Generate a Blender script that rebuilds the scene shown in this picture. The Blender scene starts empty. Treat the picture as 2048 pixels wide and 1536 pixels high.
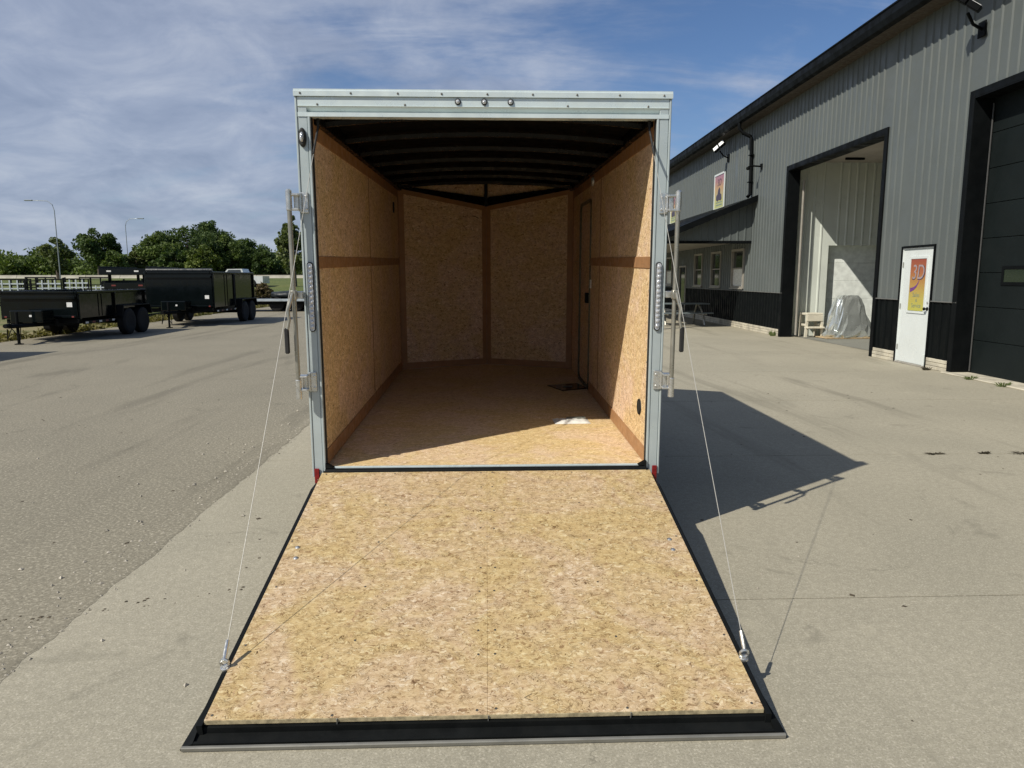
import bpy, bmesh, math, random
import numpy as np
from mathutils import Vector, Matrix, Euler
random.seed(7)
R = math.radians
sc = bpy.context.scene
col = sc.collection

# ------------------------------------------------------------------ camera
TILT = R(1.35)                      # the trailer stands slightly nose up
ZOFF = 0.0469
cam = bpy.data.cameras.new('camera')
cam.sensor_width = 36.0
cam.lens = 36.0 * 1435.75 / 2048
cam.clip_end = 6000
cam.clip_start = 0.05
camo = bpy.data.objects.new('camera', cam)
col.objects.link(camo)
_r = Vector((0.999411752, -0.0342855146, -0.000807982933))
_u = Vector((0.00582404, 0.14645697, 0.9891999))
_f = Vector((0.03379689, 0.98862271, -0.1465705))
camo.matrix_world = Matrix(((_r.x, _u.x, -_f.x, 0.00707), (_r.y, _u.y, -_f.y, -4.30802), (_r.z, _u.z, -_f.z, 1.6255), (0, 0, 0, 1)))
sc.camera = camo

# ------------------------------------------------------------------ light
SUN = Vector((0.855, 0.672, -1.0)).normalized()      # direction the light travels
SUN_EL = math.asin(-SUN.z)
SUN_AZ = math.atan2(-SUN.x, -SUN.y)                  # clockwise from +Y
world = bpy.data.worlds.new('World')
sc.world = world
world.use_nodes = True
sl = bpy.data.lights.new('sun', 'SUN')
sl.energy = 5.0
sl.angle = R(0.53)
sl.color = (1.0, 0.94, 0.83)
slo = bpy.data.objects.new('sun', sl)
col.objects.link(slo)
slo.rotation_euler = SUN.to_track_quat('-Z', 'Y').to_euler()
sc.view_settings.view_transform = 'Standard'
sc.view_settings.look = 'None'
sc.view_settings.gamma = 1.0
sc.view_settings.use_curve_mapping = False
sc.view_settings.exposure = -0.1
sc.cycles.max_bounces = 10
sc.cycles.diffuse_bounces = 9
sc.cycles.glossy_bounces = 3
sc.cycles.transmission_bounces = 3
sc.cycles.caustics_reflective = False
sc.cycles.caustics_refractive = False


class NT:
    """small node-tree helper"""
    def __init__(self, tree):
        self.t = tree
        self.n = tree.nodes
        self.l = tree.links

    def set(self, sock, v):
        if isinstance(v, bpy.types.NodeSocket):
            self.l.new(v, sock)
        elif v is not None:
            if hasattr(sock.default_value, '__len__') and not hasattr(v, '__len__'):
                v = (v,) * len(sock.default_value)
            elif hasattr(sock.default_value, '__len__') and len(sock.default_value) == 4 and len(v) == 3:
                v = tuple(v) + (1,)
            sock.default_value = v

    def node(self, typ, ins=None, **props):
        n = self.n.new(typ)
        for k, v in props.items():
            setattr(n, k, v)
        for k, v in (ins or {}).items():
            self.set(n.inputs[k], v)
        return n

    def math(self, op, a, b=None, c=None, clamp=False):
        n = self.node('ShaderNodeMath', {0: a}, operation=op, use_clamp=clamp)
        if b is not None:
            self.set(n.inputs[1], b)
        if c is not None:
            self.set(n.inputs[2], c)
        return n.outputs[0]

    def noise(self, vec, scale, detail=4, rough=.55, distort=0, dim='3D', out=0):
        n = self.node('ShaderNodeTexNoise', noise_dimensions=dim)
        if vec is not None:
            self.l.new(vec, n.inputs['Vector'])
        n.inputs['Scale'].default_value = scale
        n.inputs['Detail'].default_value = detail
        n.inputs['Roughness'].default_value = rough
        n.inputs['Distortion'].default_value = distort
        return n.outputs[out]

    def ramp(self, fac, stops, interp='LINEAR'):
        n = self.n.new('ShaderNodeValToRGB')
        cr = n.color_ramp
        cr.interpolation = interp
        while len(cr.elements) < len(stops):
            cr.elements.new(1)
        for e, (p, c) in zip(cr.elements, stops):
            e.position = p
            e.color = tuple(c) + (1,) if len(c) == 3 else c
        self.l.new(fac, n.inputs[0])
        return n.outputs[0]

    def mapr(self, v, a, b, c=0.0, d=1.0, smooth=True):
        n = self.node('ShaderNodeMapRange', {'Value': v, 'From Min': a, 'From Max': b, 'To Min': c, 'To Max': d})
        n.interpolation_type = 'SMOOTHSTEP' if smooth else 'LINEAR'
        return n.outputs[0]

    def mix(self, fac, a, b, mode='MIX'):
        n = self.n.new('ShaderNodeMix')
        n.data_type = 'RGBA'
        n.blend_type = mode
        self.set(n.inputs[0], fac)
        self.set(n.inputs[6], a)
        self.set(n.inputs[7], b)
        return n.outputs[2]


# ---- world: physical sky with thin high cloud
w = NT(world.node_tree)
w.n.clear()
sky = w.node('ShaderNodeTexSky', sky_type='NISHITA')
sky.sun_disc = False
sky.sun_elevation = SUN_EL
sky.sun_rotation = SUN_AZ % (2 * math.pi)
sky.air_density = 1.0
sky.dust_density = 0.6
sky.ozone_density = 2.0
tc = w.node('ShaderNodeTexCoord')
sep = w.node('ShaderNodeSeparateXYZ', {0: tc.outputs['Generated']})
dz = w.math('ADD', w.math('MAXIMUM', sep.outputs[2], 0.0), 0.30)
pv = w.node('ShaderNodeCombineXYZ', {0: w.math('DIVIDE', sep.outputs[0], dz), 1: w.math('DIVIDE', sep.outputs[1], dz), 2: 0.0})
mp = w.node('ShaderNodeMapping', {'Vector': pv.outputs[0], 'Rotation': (0, 0, R(28)), 'Scale': (1.5, 1.7, 1.0), 'Location': (1.3, 0.4, 0)})
n1 = w.noise(mp.outputs[0], 1.25, 9, .56, .35)
mp2 = w.node('ShaderNodeMapping', {'Vector': pv.outputs[0], 'Rotation': (0, 0, R(-34)), 'Scale': (0.9, 3.0, 1.0), 'Location': (3.1, 0.9, 0)})
n2 = w.noise(mp2.outputs[0], 1.7, 9, .62, .5)
n3 = w.noise(pv.outputs[0], 0.35, 2, .5, 0)
bias = w.math('MULTIPLY', sep.outputs[0], -0.36)
cover = w.math('ADD', w.math('ADD', w.math('MULTIPLY', n1, .75), w.math('MULTIPLY', n2, .66)), w.math('ADD', bias, w.math('MULTIPLY', n3, .25)))
cfac = w.mapr(cover, .655, .96)
cfac = w.math('MULTIPLY', cfac, .80)
cden = w.noise(mp.outputs[0], 2.6, 8, .6, .4)
ccol = w.ramp(cden, [(.32, (3.5, 4.2, 5.8)), (.5, (4.7, 5.4, 7.0)), (.68, (6.3, 6.9, 8.2))])
low = w.mapr(sep.outputs[2], 0.0, .30, 1.0, 0.0)
skyb = w.mix(1, sky.outputs[0], (.78, .93, 1.16), 'MULTIPLY')
skyc = w.mix(w.math('MULTIPLY', low, w.mapr(sep.outputs[0], -.5, .35, .70, .25)), skyb, (4.2, 5.4, 6.8))
full = w.mix(cfac, skyc, ccol)
bg = w.node('ShaderNodeBackground', {'Color': full, 'Strength': 0.085})
wo_ = w.node('ShaderNodeOutputWorld')
w.l.new(bg.outputs[0], wo_.inputs[0])


# ------------------------------------------------------------------ materials
MATS = {}


def base_mat(name):
    m = bpy.data.materials.new(name)
    m.use_nodes = True
    t = NT(m.node_tree)
    t.n.clear()
    out = t.node('ShaderNodeOutputMaterial')
    p = t.node('ShaderNodeBsdfPrincipled')
    t.l.new(p.outputs[0], out.inputs[0])
    MATS[name] = m
    return m, t, p, out


def bumpn(t, p, h, strength=.3, dist=.01):
    b = t.node('ShaderNodeBump', {'Height': h, 'Strength': strength, 'Distance': dist})
    t.l.new(b.outputs[0], p.inputs['Normal'])


def pm(name, c, rough=.6, metal=0, var=.12, scale=6, bump=0, bscale=80, spec=.5, coat=0, rvar=.15, dirt=0, dirtc=(.2, .17, .12)):
    m, t, p, o = base_mat(name)
    tcn = t.node('ShaderNodeTexCoord').outputs['Object']
    n = t.noise(tcn, scale, 6, .6)
    k = t.mapr(n, .3, .7, 1 - var, 1 + var)
    cc = t.node('ShaderNodeVectorMath', {0: (c[0], c[1], c[2]), 1: t.node('ShaderNodeCombineXYZ', {0: k, 1: k, 2: k}).outputs[0]}, operation='MULTIPLY').outputs[0]
    if dirt:
        d = t.mapr(t.noise(tcn, scale * .7, 8, .7, .6), .5, .75)
        cc = t.mix(t.math('MULTIPLY', d, dirt), cc, dirtc)
    t.l.new(cc, p.inputs['Base Color'])
    t.l.new(t.mapr(t.noise(tcn, scale * 2.3, 5, .6), .3, .7, max(.02, rough - rvar), min(1, rough + rvar)), p.inputs['Roughness'])
    p.inputs['Metallic'].default_value = metal
    p.inputs['Specular IOR Level'].default_value = spec
    p.inputs['Coat Weight'].default_value = coat
    if bump:
        bumpn(t, p, t.noise(tcn, bscale, 5, .6), bump, .01)
    return m


def osb(name, ax, tone=(1, 1, 1), sx=29, sy=110, contrast=1.0, mottle=1.0):
    m, t, p, o = base_mat(name)
    oc = t.node('ShaderNodeTexCoord').outputs['Object']
    s = t.node('ShaderNodeSeparateXYZ', {0: oc})
    a, b = {'xy': (0, 1), 'yz': (1, 2), 'xz': (0, 2)}[ax]
    uv = t.node('ShaderNodeCombineXYZ', {0: s.outputs[a], 1: s.outputs[b], 2: 0.0}).outputs[0]
    wn = t.node('ShaderNodeVectorMath', {0: t.noise(uv, 16, 2, .6, 0, '2D', 1), 1: (.5, .5, 0)}, operation='SUBTRACT').outputs[0]
    warp = t.node('ShaderNodeVectorMath', {0: wn, 1: (.06, .06, 0)}, operation='MULTIPLY').outputs[0]
    uvw = t.node('ShaderNodeVectorMath', {0: uv, 1: warp}, operation='ADD').outputs[0]
    v = None
    edge = None
    for i, ang in enumerate((14, 74, 132)):
        mp = t.node('ShaderNodeMapping', {'Vector': uvw, 'Rotation': (0, 0, R(ang)), 'Scale': (sx * (1, .5, 1.35)[i], sy * (1, .52, 1.3)[i], 1), 'Location': (i * 3.7, i * 1.9, 0)}).outputs[0]
        vo = t.node('ShaderNodeTexVoronoi', {'Vector': mp, 'Scale': 1.0}, voronoi_dimensions='2D', feature='F1')
        r = t.node('ShaderNodeSeparateColor', {0: vo.outputs['Color']}).outputs[0]
        ve = t.node('ShaderNodeTexVoronoi', {'Vector': mp, 'Scale': 1.0}, voronoi_dimensions='2D', feature='DISTANCE_TO_EDGE')
        e = t.mapr(ve.outputs['Distance'], .0, .12)
        if v is None:
            v, edge = r, e
        else:
            off = t.node('ShaderNodeVectorMath', {0: uv, 1: (i * 7.3, i * 5.1, 0)}, operation='ADD').outputs[0]
            k = t.mapr(t.noise(off, 22 + 5 * i, 2, .6, 0, '2D'), .47, .55)
            v = t.node('ShaderNodeMix', {0: k, 2: v, 3: r}).outputs[0]
            edge = t.node('ShaderNodeMix', {0: k, 2: edge, 3: e}).outputs[0]
    c = t.ramp(v, [(0.0, (.31, .21, .12)), (.04, (.40, .285, .165)), (.09, (.50, .38, .225)), (.45, (.56, .44, .27)), (.8, (.61, .495, .32)), (1.0, (.71, .62, .45))])
    big = t.noise(uv, 2.3, 4, .65, .5, '2D')
    c = t.mix(t.mapr(big, .36, .66), t.mix(1, c, (.98, .94, .76), 'MULTIPLY'), t.mix(1, c, (1.03, .99, 1.02), 'MULTIPLY'))
    red = t.mapr(t.noise(uvw, 13, 4, .7, .6, '2D'), .62, .74)
    c = t.mix(t.math('MULTIPLY', red, .5 * mottle), c, (.40, .245, .155))
    # thin dark curls where strands lift
    mpf = t.node('ShaderNodeMapping', {'Vector': uvw, 'Rotation': (0, 0, R(38)), 'Scale': (34, 100, 1)}).outputs[0]
    curl = t.math('ABSOLUTE', t.math('SUBTRACT', t.noise(mpf, 1.0, 2, .5, 1.6, '2D'), .5))
    ck = t.math('MULTIPLY', t.mapr(curl, .0, .03, 1, 0), t.mapr(t.noise(uv, 18, 2, .5, 0, '2D'), .44, .60))
    em = t.mapr(t.noise(uv, 31, 2, .6, 0, '2D'), .44, .62, .0, .60)
    ek = t.math('SUBTRACT', 1.0, t.math('MULTIPLY', t.math('SUBTRACT', 1.0, edge), t.math('MULTIPLY', em, contrast)))
    ek = t.math('MULTIPLY', ek, t.math('SUBTRACT', 1.0, t.math('MULTIPLY', ck, .80 * contrast)))
    fib = t.mapr(t.noise(mpf, 5, 2, .6, 0, '2D'), .25, .75, .84, 1.14)
    ek2 = t.math('MULTIPLY', ek, fib)
    c = t.mix(1, c, t.node('ShaderNodeCombineXYZ', {0: ek2, 1: t.math('MULTIPLY', ek2, t.math('POWER', ek, .15)), 2: t.math('MULTIPLY', ek2, t.math('POWER', ek, .3))}).outputs[0], 'MULTIPLY')
    c = t.mix(1, c, tone, 'MULTIPLY')
    t.l.new(c, p.inputs['Base Color'])
    p.inputs['Roughness'].default_value = .72
    p.inputs['Specular IOR Level'].default_value = .25
    bumpn(t, p, t.math('ADD', v, t.math('MULTIPLY', ek, 1.2)), .3, .002)
    return m


def paving(name, base, agg, stain, coarse=1.0, patch=None):
    m, t, p, o = base_mat(name)
    g = t.node('ShaderNodeNewGeometry').outputs['Position']
    s = t.node('ShaderNodeSeparateXYZ', {0: g})
    pos = t.node('ShaderNodeCombineXYZ', {0: s.outputs[0], 1: s.outputs[1], 2: 0.0}).outputs[0]
    n = t.noise(pos, .55, 7, .62, .4)
    c = t.mix(t.mapr(n, .3, .72), base, stain)
    sp = t.noise(pos, 95 / coarse, 3, .7)
    c = t.mix(t.mapr(sp, .48, .66, 0, .85), c, agg)
    sd = t.noise(pos, 130 / coarse, 2, .7)
    c = t.mix(t.mapr(sd, .52, .70, 0, .62), c, tuple(x * .40 for x in base))
    # worn tracks that run along the yard, slightly darker
    mp = t.node('ShaderNodeMapping', {'Vector': pos, 'Rotation': (0, 0, R(24)), 'Scale': (1.1, .13, 1)}).outputs[0]
    c = t.mix(t.mapr(t.noise(mp, 1.0, 6, .65, .5), .53, .68, 0, .6), c, tuple(x * .64 for x in stain))
    blot = t.noise(pos, 1.7, 6, .68, .9)
    fine = t.noise(pos, 24, 5, .7)
    c = t.mix(t.mapr(fine, .35, .65, .0, .42), c, tuple(x * .62 for x in base))
    c = t.mix(t.mapr(blot, .60, .72, 0, .5), c, tuple(x * .6 for x in stain))
    pale = t.noise(pos, 3.1, 5, .6, .2)
    c = t.mix(t.mapr(pale, .62, .75, 0, .35), c, tuple(min(1, x * 1.22) for x in base))
    wv_ = t.node('ShaderNodeVectorMath', {0: pos, 1: t.node('ShaderNodeVectorMath', {0: t.noise(pos, 1.3, 5, .7, 0, '3D', 1), 1: (.9, .9, 0)}, operation='MULTIPLY').outputs[0]}, operation='ADD').outputs[0]
    cr = t.node('ShaderNodeTexVoronoi', {'Vector': wv_, 'Scale': .17}, voronoi_dimensions='2D', feature='DISTANCE_TO_EDGE').outputs['Distance']
    ckm = t.math('MULTIPLY', t.mapr(cr, .0, .0016, 1, 0), t.mapr(t.noise(pos, .35, 2, .5), .48, .58))
    c = t.mix(t.math('MULTIPLY', ckm, .38), c, tuple(x * .28 for x in base))
    t.l.new(c, p.inputs['Base Color'])
    p.inputs['Roughness'].default_value = .88
    p.inputs['Specular IOR Level'].default_value = .25
    h = t.math('ADD', t.noise(pos, 70 / coarse, 5, .7), t.math('MULTIPLY', t.noise(pos, 6, 4, .6), .6))
    bumpn(t, p, h, .28, .006 * coarse)
    return m


def leafm(name, c1, c2, sc_=.35):
    m, t, p, o = base_mat(name)
    oc = t.node('ShaderNodeTexCoord').outputs['Object']
    n = t.noise(oc, sc_, 5, .6)
    oi = t.node('ShaderNodeAttribute', attribute_name='leaf_tint').outputs['Fac']
    k = t.math('ADD', t.math('MULTIPLY', n, .7), t.math('MULTIPLY', oi, .45))
    c = t.mix(t.mapr(k, .3, .8), c1, c2)
    t.l.new(c, p.inputs['Base Color'])
    p.inputs['Roughness'].default_value = .65
    p.inputs['Specular IOR Level'].default_value = .3
    tr = t.node('ShaderNodeBsdfTranslucent', {'Color': t.mix(1, c, (1.1, 1.2, .5), 'MULTIPLY')})
    mx = t.node('ShaderNodeMixShader', {0: .28})
    t.l.new(p.outputs[0], mx.inputs[1])
    t.l.new(tr.outputs[0], mx.inputs[2])
    t.l.new(mx.outputs[0], o.inputs[0])
    return m


def glassm(name, tint=(.03, .035, .035), rough=.06):
    m, t, p, o = base_mat(name)
    p.inputs['Base Color'].default_value = tint + (1,)
    p.inputs['Roughness'].default_value = rough
    p.inputs['Specular IOR Level'].default_value = .9
    return m


OSB_RAMP = osb('osb_ramp', 'xy', (.95, .93, .90))
OSB_FLOOR = osb('osb_floor', 'xy', (1.22, 1.20, 1.20), 30, 130, .5, .3)
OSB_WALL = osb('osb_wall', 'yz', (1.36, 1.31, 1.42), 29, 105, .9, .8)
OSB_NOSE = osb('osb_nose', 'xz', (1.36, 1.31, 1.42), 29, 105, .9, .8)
TRIM = pm('hardboard_trim', (.37, .20, .095), .55, 0, .1, 9, .05, 120)
ALU = pm('mill_aluminium', (.44, .50, .505), .40, .2, .06, 3, .02, 40)
ALU_SKY = pm('sky_lit_aluminium', (.60, .68, .68), .36, .2, .05, 5)  # same aluminium, sky reflection on header and cap put into a paler colour
GALV = pm('galvanised_steel', (.36, .35, .30), .36, .7, .08, 6, .02, 60)
CHROME = pm('polished_steel', (.66, .66, .63), .30, .85, .12, 30, rvar=.1)
SKIN = pm('trailer_skin', (.42, .44, .46), .35, .3, .05, 2)
BLACK = pm('black_steel', (.008, .009, .009), .5, 0, .2, 8, .05, 60, spec=.1, dirt=.12, dirtc=(.03, .028, .022))
BLACKP = pm('black_paint', (.0035, .0055, .006), .12, 0, .15, 3, spec=.28, rvar=.05)
RUBBER = pm('rubber', (.014, .014, .014), .75, 0, .2, 12)
BOWS = pm('roof_bow_steel', (.002, .002, .002), .34, 0, .2, 6, spec=.16)
LINER = pm('dark_roof_liner', (.0015, .0015, .0015), .8, 0, .3, 4, spec=.1)
LENS = pm('clear_lens', (.62, .64, .66), .1, .45, .25, 160, .4, 220, rvar=.05)
REDL = pm('red_lens', (.20, .006, .008), .25, 0, .25, 60)
SCREW = pm('screw_steel', (.16, .15, .13), .4, .7, .2, 60)
CABLE = pm('steel_cable', (.45, .44, .40), .5, .2, .1, 200)
PAPER = pm('white_plastic', (.78, .78, .74), .3, 0, .08, 15, .2, 25)
PAPER2 = pm('grey_print', (.16, .17, .15), .4, 0, .3, 40)
CONC = paving('concrete', (.40, .368, .28), (.54, .50, .40), (.325, .302, .23), 1.0)
ASPH = paving('old_asphalt', (.268, .243, .182), (.48, .44, .34), (.222, .203, .153), 1.9)
BAYF = paving('bay_floor_concrete', (.27, .27, .23), (.33, .33, .29), (.22, .22, .19), 1.0)
JOINT = pm('joint_filler', (.05, .044, .034), .9, 0, .4, 8)
GRASSM = None
STEELW = pm('grey_wall_steel', (.106, .120, .116), .45, 0, .05, .8, 0, 30, spec=.35, dirt=.10, dirtc=(.22, .20, .16))
STEELB = pm('black_wall_steel', (.0035, .0048, .005), .5, 0, .15, 1.5, spec=.08)
TRIMB = pm('black_trim', (.0045, .0055, .006), .55, 0, .2, 2, spec=.08)
DOORP = pm('charcoal_door', (.009, .0125, .0125), .6, 0, .12, 1.2, spec=.12)
WHITED = pm('white_door_paint', (.66, .70, .68), .35, 0, .03, 2)
WHITEW = pm('white_liner_steel', (.62, .66, .60), .4, 0, .05, 1.2)
CEILW = pm('bay_ceiling', (.42, .38, .34), .6, 0, .05, 1)
BLOCK = pm('limewashed_block', (.50, .46, .36), .85, 0, .25, 3, .4, 40, dirt=.3, dirtc=(.25, .22, .16))
GLASS = glassm('window_glass')
GLASSG = glassm('window_glass_door', (.02, .03, .02), .1)
FRAMEG = pm('grey_frame', (.30, .28, .24), .5)
CREAM = pm('cream_plastic', (.66, .62, .50), .45, 0, .06, 8)
FOIL = pm('shrink_wrap', (.66, .70, .68), .20, .7, .06, 5, .35, 9, rvar=.08)
WOODP = pm('pallet_wood', (.45, .34, .20), .8, 0, .2, 12, .3, 60)
LAMPW = pm('lamp_lens', (.95, .96, .94), .2, 0, .02, 10)
POLE = pm('lamp_pole_steel', (.26, .29, .30), .5, .3, .05, 2)
BARRIER = pm('pale_barrier', (.36, .34, .28), .85, 0, .15, .8)
BARK = pm('bark', (.07, .055, .04), .9, 0, .3, 3, .4, 12)
TYRE = pm('tyre_rubber', (.006, .006, .006), .85, 0, .25, 20, .3, 50)
RIM = pm('black_rim', (.02, .02, .02), .35, .3, .2, 8)
MESHW = pm('galvanised_mesh', (.42, .47, .50), .5, .2, .1, 4)
STICK = pm('white_sticker', (.75, .75, .72), .5, 0, .1, 20)
REDP = pm('dull_red_paint', (.16, .025, .02), .5)
TARP = pm('black_tarp', (.02, .024, .026), .35, 0, .3, 4, .5, 8)
WEEDM = pm('dry_weed', (.045, .038, .022), .9, 0, .4, 30)
GREENW = pm('green_weed', (.09, .12, .035), .8, 0, .3, 30)
PEB = pm('pebble', (.36, .33, .27), .9, 0, .4, 20)
LEAFD = pm('dead_leaf', (.07, .055, .035), .9, 0, .4, 20)
PORCHC = pm('porch_ceiling', (.34, .32, .27), .6, 0, .08, 2)
TABLE = pm('grey_table_plastic', (.13, .16, .17), .5, 0, .1, 4)
TXK = pm('pencil_lead', (.05, .045, .04), .6)
LEAF_A = leafm('leaves_dark', (.032, .056, .016), (.092, .138, .035))
LEAF_B = leafm('leaves_mid', (.042, .070, .018), (.135, .185, .046))
LEAF_C = leafm('leaves_pale', (.062, .084, .030), (.17, .20, .072))
LEAF_Y = leafm('leaves_yellow', (.062, .092, .018), (.165, .20, .042))


def grass_mat():
    m, t, p, o = base_mat('grass')
    pos = t.node('ShaderNodeNewGeometry').outputs['Position']
    s = t.node('ShaderNodeSeparateXYZ', {0: pos})
    c = t.mix(t.mapr(t.noise(pos, .25, 6, .6), .3, .7), (.085, .115, .022), (.135, .150, .035))
    c = t.mix(t.mapr(t.noise(pos, 6, 4, .7), .4, .75, 0, .5), c, (.05, .07, .015))
    dry = t.math('MULTIPLY', t.mapr(s.outputs[1], 30, 18), t.mapr(t.noise(pos, .5, 5, .6), .3, .55))
    c = t.mix(dry, c, (.26, .215, .10))
    t.l.new(c, p.inputs['Base Color'])
    p.inputs['Roughness'].default_value = .9
    bumpn(t, p, t.noise(pos, 14, 5, .7), .8, .06)
    return m


GRASSM = grass_mat()


# ------------------------------------------------------------------ mesh helpers
def parent_to(o, par):
    if par is not None:
        o.parent = par


class MB:
    def __init__(self):
        self.v = []
        self.f = []

    def add(self, vs, fs):
        k = len(self.v)
        self.v += [tuple(x) for x in vs]
        self.f += [tuple(i + k for i in f) for f in fs]
        return self

    def box(self, x0, x1, y0, y1, z0, z1):
        vs = [(x, y, z) for x in (x0, x1) for y in (y0, y1) for z in (z0, z1)]
        return self.add(vs, [(0, 1, 3, 2), (4, 6, 7, 5), (0, 4, 5, 1), (2, 3, 7, 6), (0, 2, 6, 4), (1, 5, 7, 3)])

    def bbox(self, x0, x1, y0, y1, z0, z1, b=.004):
        """bevelled box: chamfer on every edge"""
        b = min(b, abs(x1 - x0) * .45, abs(y1 - y0) * .45, abs(z1 - z0) * .45)
        bm = bmesh.new()
        bmesh.ops.create_cube(bm, size=1)
        for v in bm.verts:
            v.co = Vector(((x0 + x1) / 2 + v.co.x * (x1 - x0), (y0 + y1) / 2 + v.co.y * (y1 - y0), (z0 + z1) / 2 + v.co.z * (z1 - z0)))
        bmesh.ops.bevel(bm, geom=list(bm.edges), offset=b, segments=1, affect='EDGES')
        bm.verts.index_update()
        self.add([v.co[:] for v in bm.verts], [[v.index for v in f.verts] for f in bm.faces])
        bm.free()
        return self

    def prism(self, prof, axis, a, b):
        """prof: list of 2-D points; extruded along axis from a to b"""
        n = len(prof)
        def P(p, t):
            return {'x': (t, p[0], p[1]), 'y': (p[0], t, p[1]), 'z': (p[0], p[1], t)}[axis]
        vs = [P(p, a) for p in prof] + [P(p, b) for p in prof]
        fs = [(i, (i + 1) % n, n + (i + 1) % n, n + i) for i in range(n)]
        fs += [tuple(range(n - 1, -1, -1)), tuple(range(n, 2 * n))]
        return self.add(vs, fs)

    def tube(self, pts, r, n=8, closed=False, caps=True):
        pts = [Vector(p) for p in pts]
        rings = []
        m = len(pts)
        rr = r if hasattr(r, '__len__') else [r] * m
        up0 = None
        for i, p in enumerate(pts):
            if closed:
                d = pts[(i + 1) % m] - pts[i - 1]
            else:
                d = pts[min(i + 1, m - 1)] - pts[max(i - 1, 0)]
            d.normalize()
            ref = Vector((0, 0, 1)) if abs(d.z) < .9 else Vector((0, 1, 0))
            s = d.cross(ref).normalized()
            if up0 is not None and s.dot(up0) < 0:
                s = -s
            up0 = s
            t = s.cross(d).normalized()
            rings.append([p + (s * math.cos(2 * math.pi * k / n) + t * math.sin(2 * math.pi * k / n)) * rr[i] for k in range(n)])
        vs = [v for rg in rings for v in rg]
        fs = []
        for i in range(m if closed else m - 1):
            j = (i + 1) % m
            for k in range(n):
                fs.append((i * n + k, i * n + (k + 1) % n, j * n + (k + 1) % n, j * n + k))
        if caps and not closed:
            fs.append(tuple(range(n - 1, -1, -1)))
            fs.append(tuple((m - 1) * n + k for k in range(n)))
        return self.add(vs, fs)

    def lathe(self, c, axis, prof, n=16):
        """prof: (offset along axis, radius)"""
        c = Vector(c)
        ax = {'x': (Vector((1, 0, 0)), Vector((0, 1, 0)), Vector((0, 0, 1))), 'y': (Vector((0, 1, 0)), Vector((0, 0, 1)), Vector((1, 0, 0))), 'z': (Vector((0, 0, 1)), Vector((1, 0, 0)), Vector((0, 1, 0)))}[axis]
        vs = [c + ax[0] * h + (ax[1] * math.cos(2 * math.pi * k / n) + ax[2] * math.sin(2 * math.pi * k / n)) * r for h, r in prof for k in range(n)]
        fs = []
        for i in range(len(prof) - 1):
            for k in range(n):
                fs.append((i * n + k, i * n + (k + 1) % n, (i + 1) * n + (k + 1) % n, (i + 1) * n + k))
        fs.append(tuple(range(n - 1, -1, -1)))
        fs.append(tuple((len(prof) - 1) * n + k for k in range(n)))
        return self.add(vs, fs)

    def mesh(self, name, mat, smooth=False):
        me = bpy.data.meshes.new(name)
        me.from_pydata(self.v, [], self.f)
        bm = bmesh.new()
        bm.from_mesh(me)
        bmesh.ops.recalc_face_normals(bm, faces=bm.faces)
        bm.to_mesh(me)
        bm.free()
        me.materials.append(mat)
        if smooth:
            for p in me.polygons:
                p.use_smooth = True
            try:
                me.set_sharp_from_angle(angle=R(40))
            except Exception:
                pass
        return me

    def build(self, name, mat, par=None, smooth=False):
        return link(name, self.mesh(name, mat, smooth), par)


def link(name, me, par=None, loc=None, rot=None):
    o = bpy.data.objects.new(name, me)
    col.objects.link(o)
    if par is not None:
        o.parent = par
    if loc is not None:
        o.location = loc
    if rot is not None:
        o.rotation_euler = rot
    return o


def tag(o, label=None, cat=None, group=None, kind=None):
    if label:
        o['label'] = label
    if cat:
        o['category'] = cat
    if group:
        o['group'] = group
    if kind:
        o['kind'] = kind
    return o


def empty(name, loc=(0, 0, 0), rot=(0, 0, 0)):
    o = bpy.data.objects.new(name, None)
    o.empty_display_size = .2
    col.objects.link(o)
    o.location = loc
    o.rotation_euler = rot
    return o


def copy_tree(o, parent=None):
    c = o.copy()
    col.objects.link(c)
    c.parent = parent
    for ch in list(o.children):
        copy_tree(ch, c)
    return c


def text_mesh(s, size, mat, depth=.0, shear=0.0):
    cu = bpy.data.curves.new('t', 'FONT')
    cu.body = s
    cu.size = size
    cu.align_x = 'CENTER'
    cu.align_y = 'CENTER'
    cu.extrude = depth
    cu.shear = shear
    ob = bpy.data.objects.new('t', cu)
    col.objects.link(ob)
    dg = bpy.context.evaluated_depsgraph_get()
    me = bpy.data.meshes.new_from_object(ob.evaluated_get(dg))
    bpy.data.objects.remove(ob)
    me.materials.clear()
    me.materials.append(mat)
    return me


# ================================================================== GROUND
def smooth01(a, b, x):
    t = np.clip((x - a) / (b - a), 0, 1)
    return t * t * (3 - 2 * t)


xs = np.concatenate([np.linspace(-1500, -140, 8), np.linspace(-120, 120, 61), np.linspace(140, 1500, 8)])
ys = np.concatenate([np.linspace(-1500, -60, 8), np.linspace(-40, 140, 61), np.linspace(170, 2500, 10)])
X, Y = np.meshgrid(xs, ys, indexing='ij')
Z = -.035 + 1.62 * smooth01(42, 80, Y)
nv = len(ys)
vs = np.stack([X, Y, Z], -1).reshape(-1, 3).tolist()
fs = [(i * nv + j, (i + 1) * nv + j, (i + 1) * nv + j + 1, i * nv + j + 1) for i in range(len(xs) - 1) for j in range(nv - 1)]
g = MB().add(vs, fs).build('ground', GRASSM, None, True)
tag(g, 'grassy ground that spreads out beyond the yard to the road', 'ground', kind='structure')

EDGE = -2.0
m = MB()
m.box(-12.4, EDGE - .0005, -16, 40, -.25, 0.0)
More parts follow.
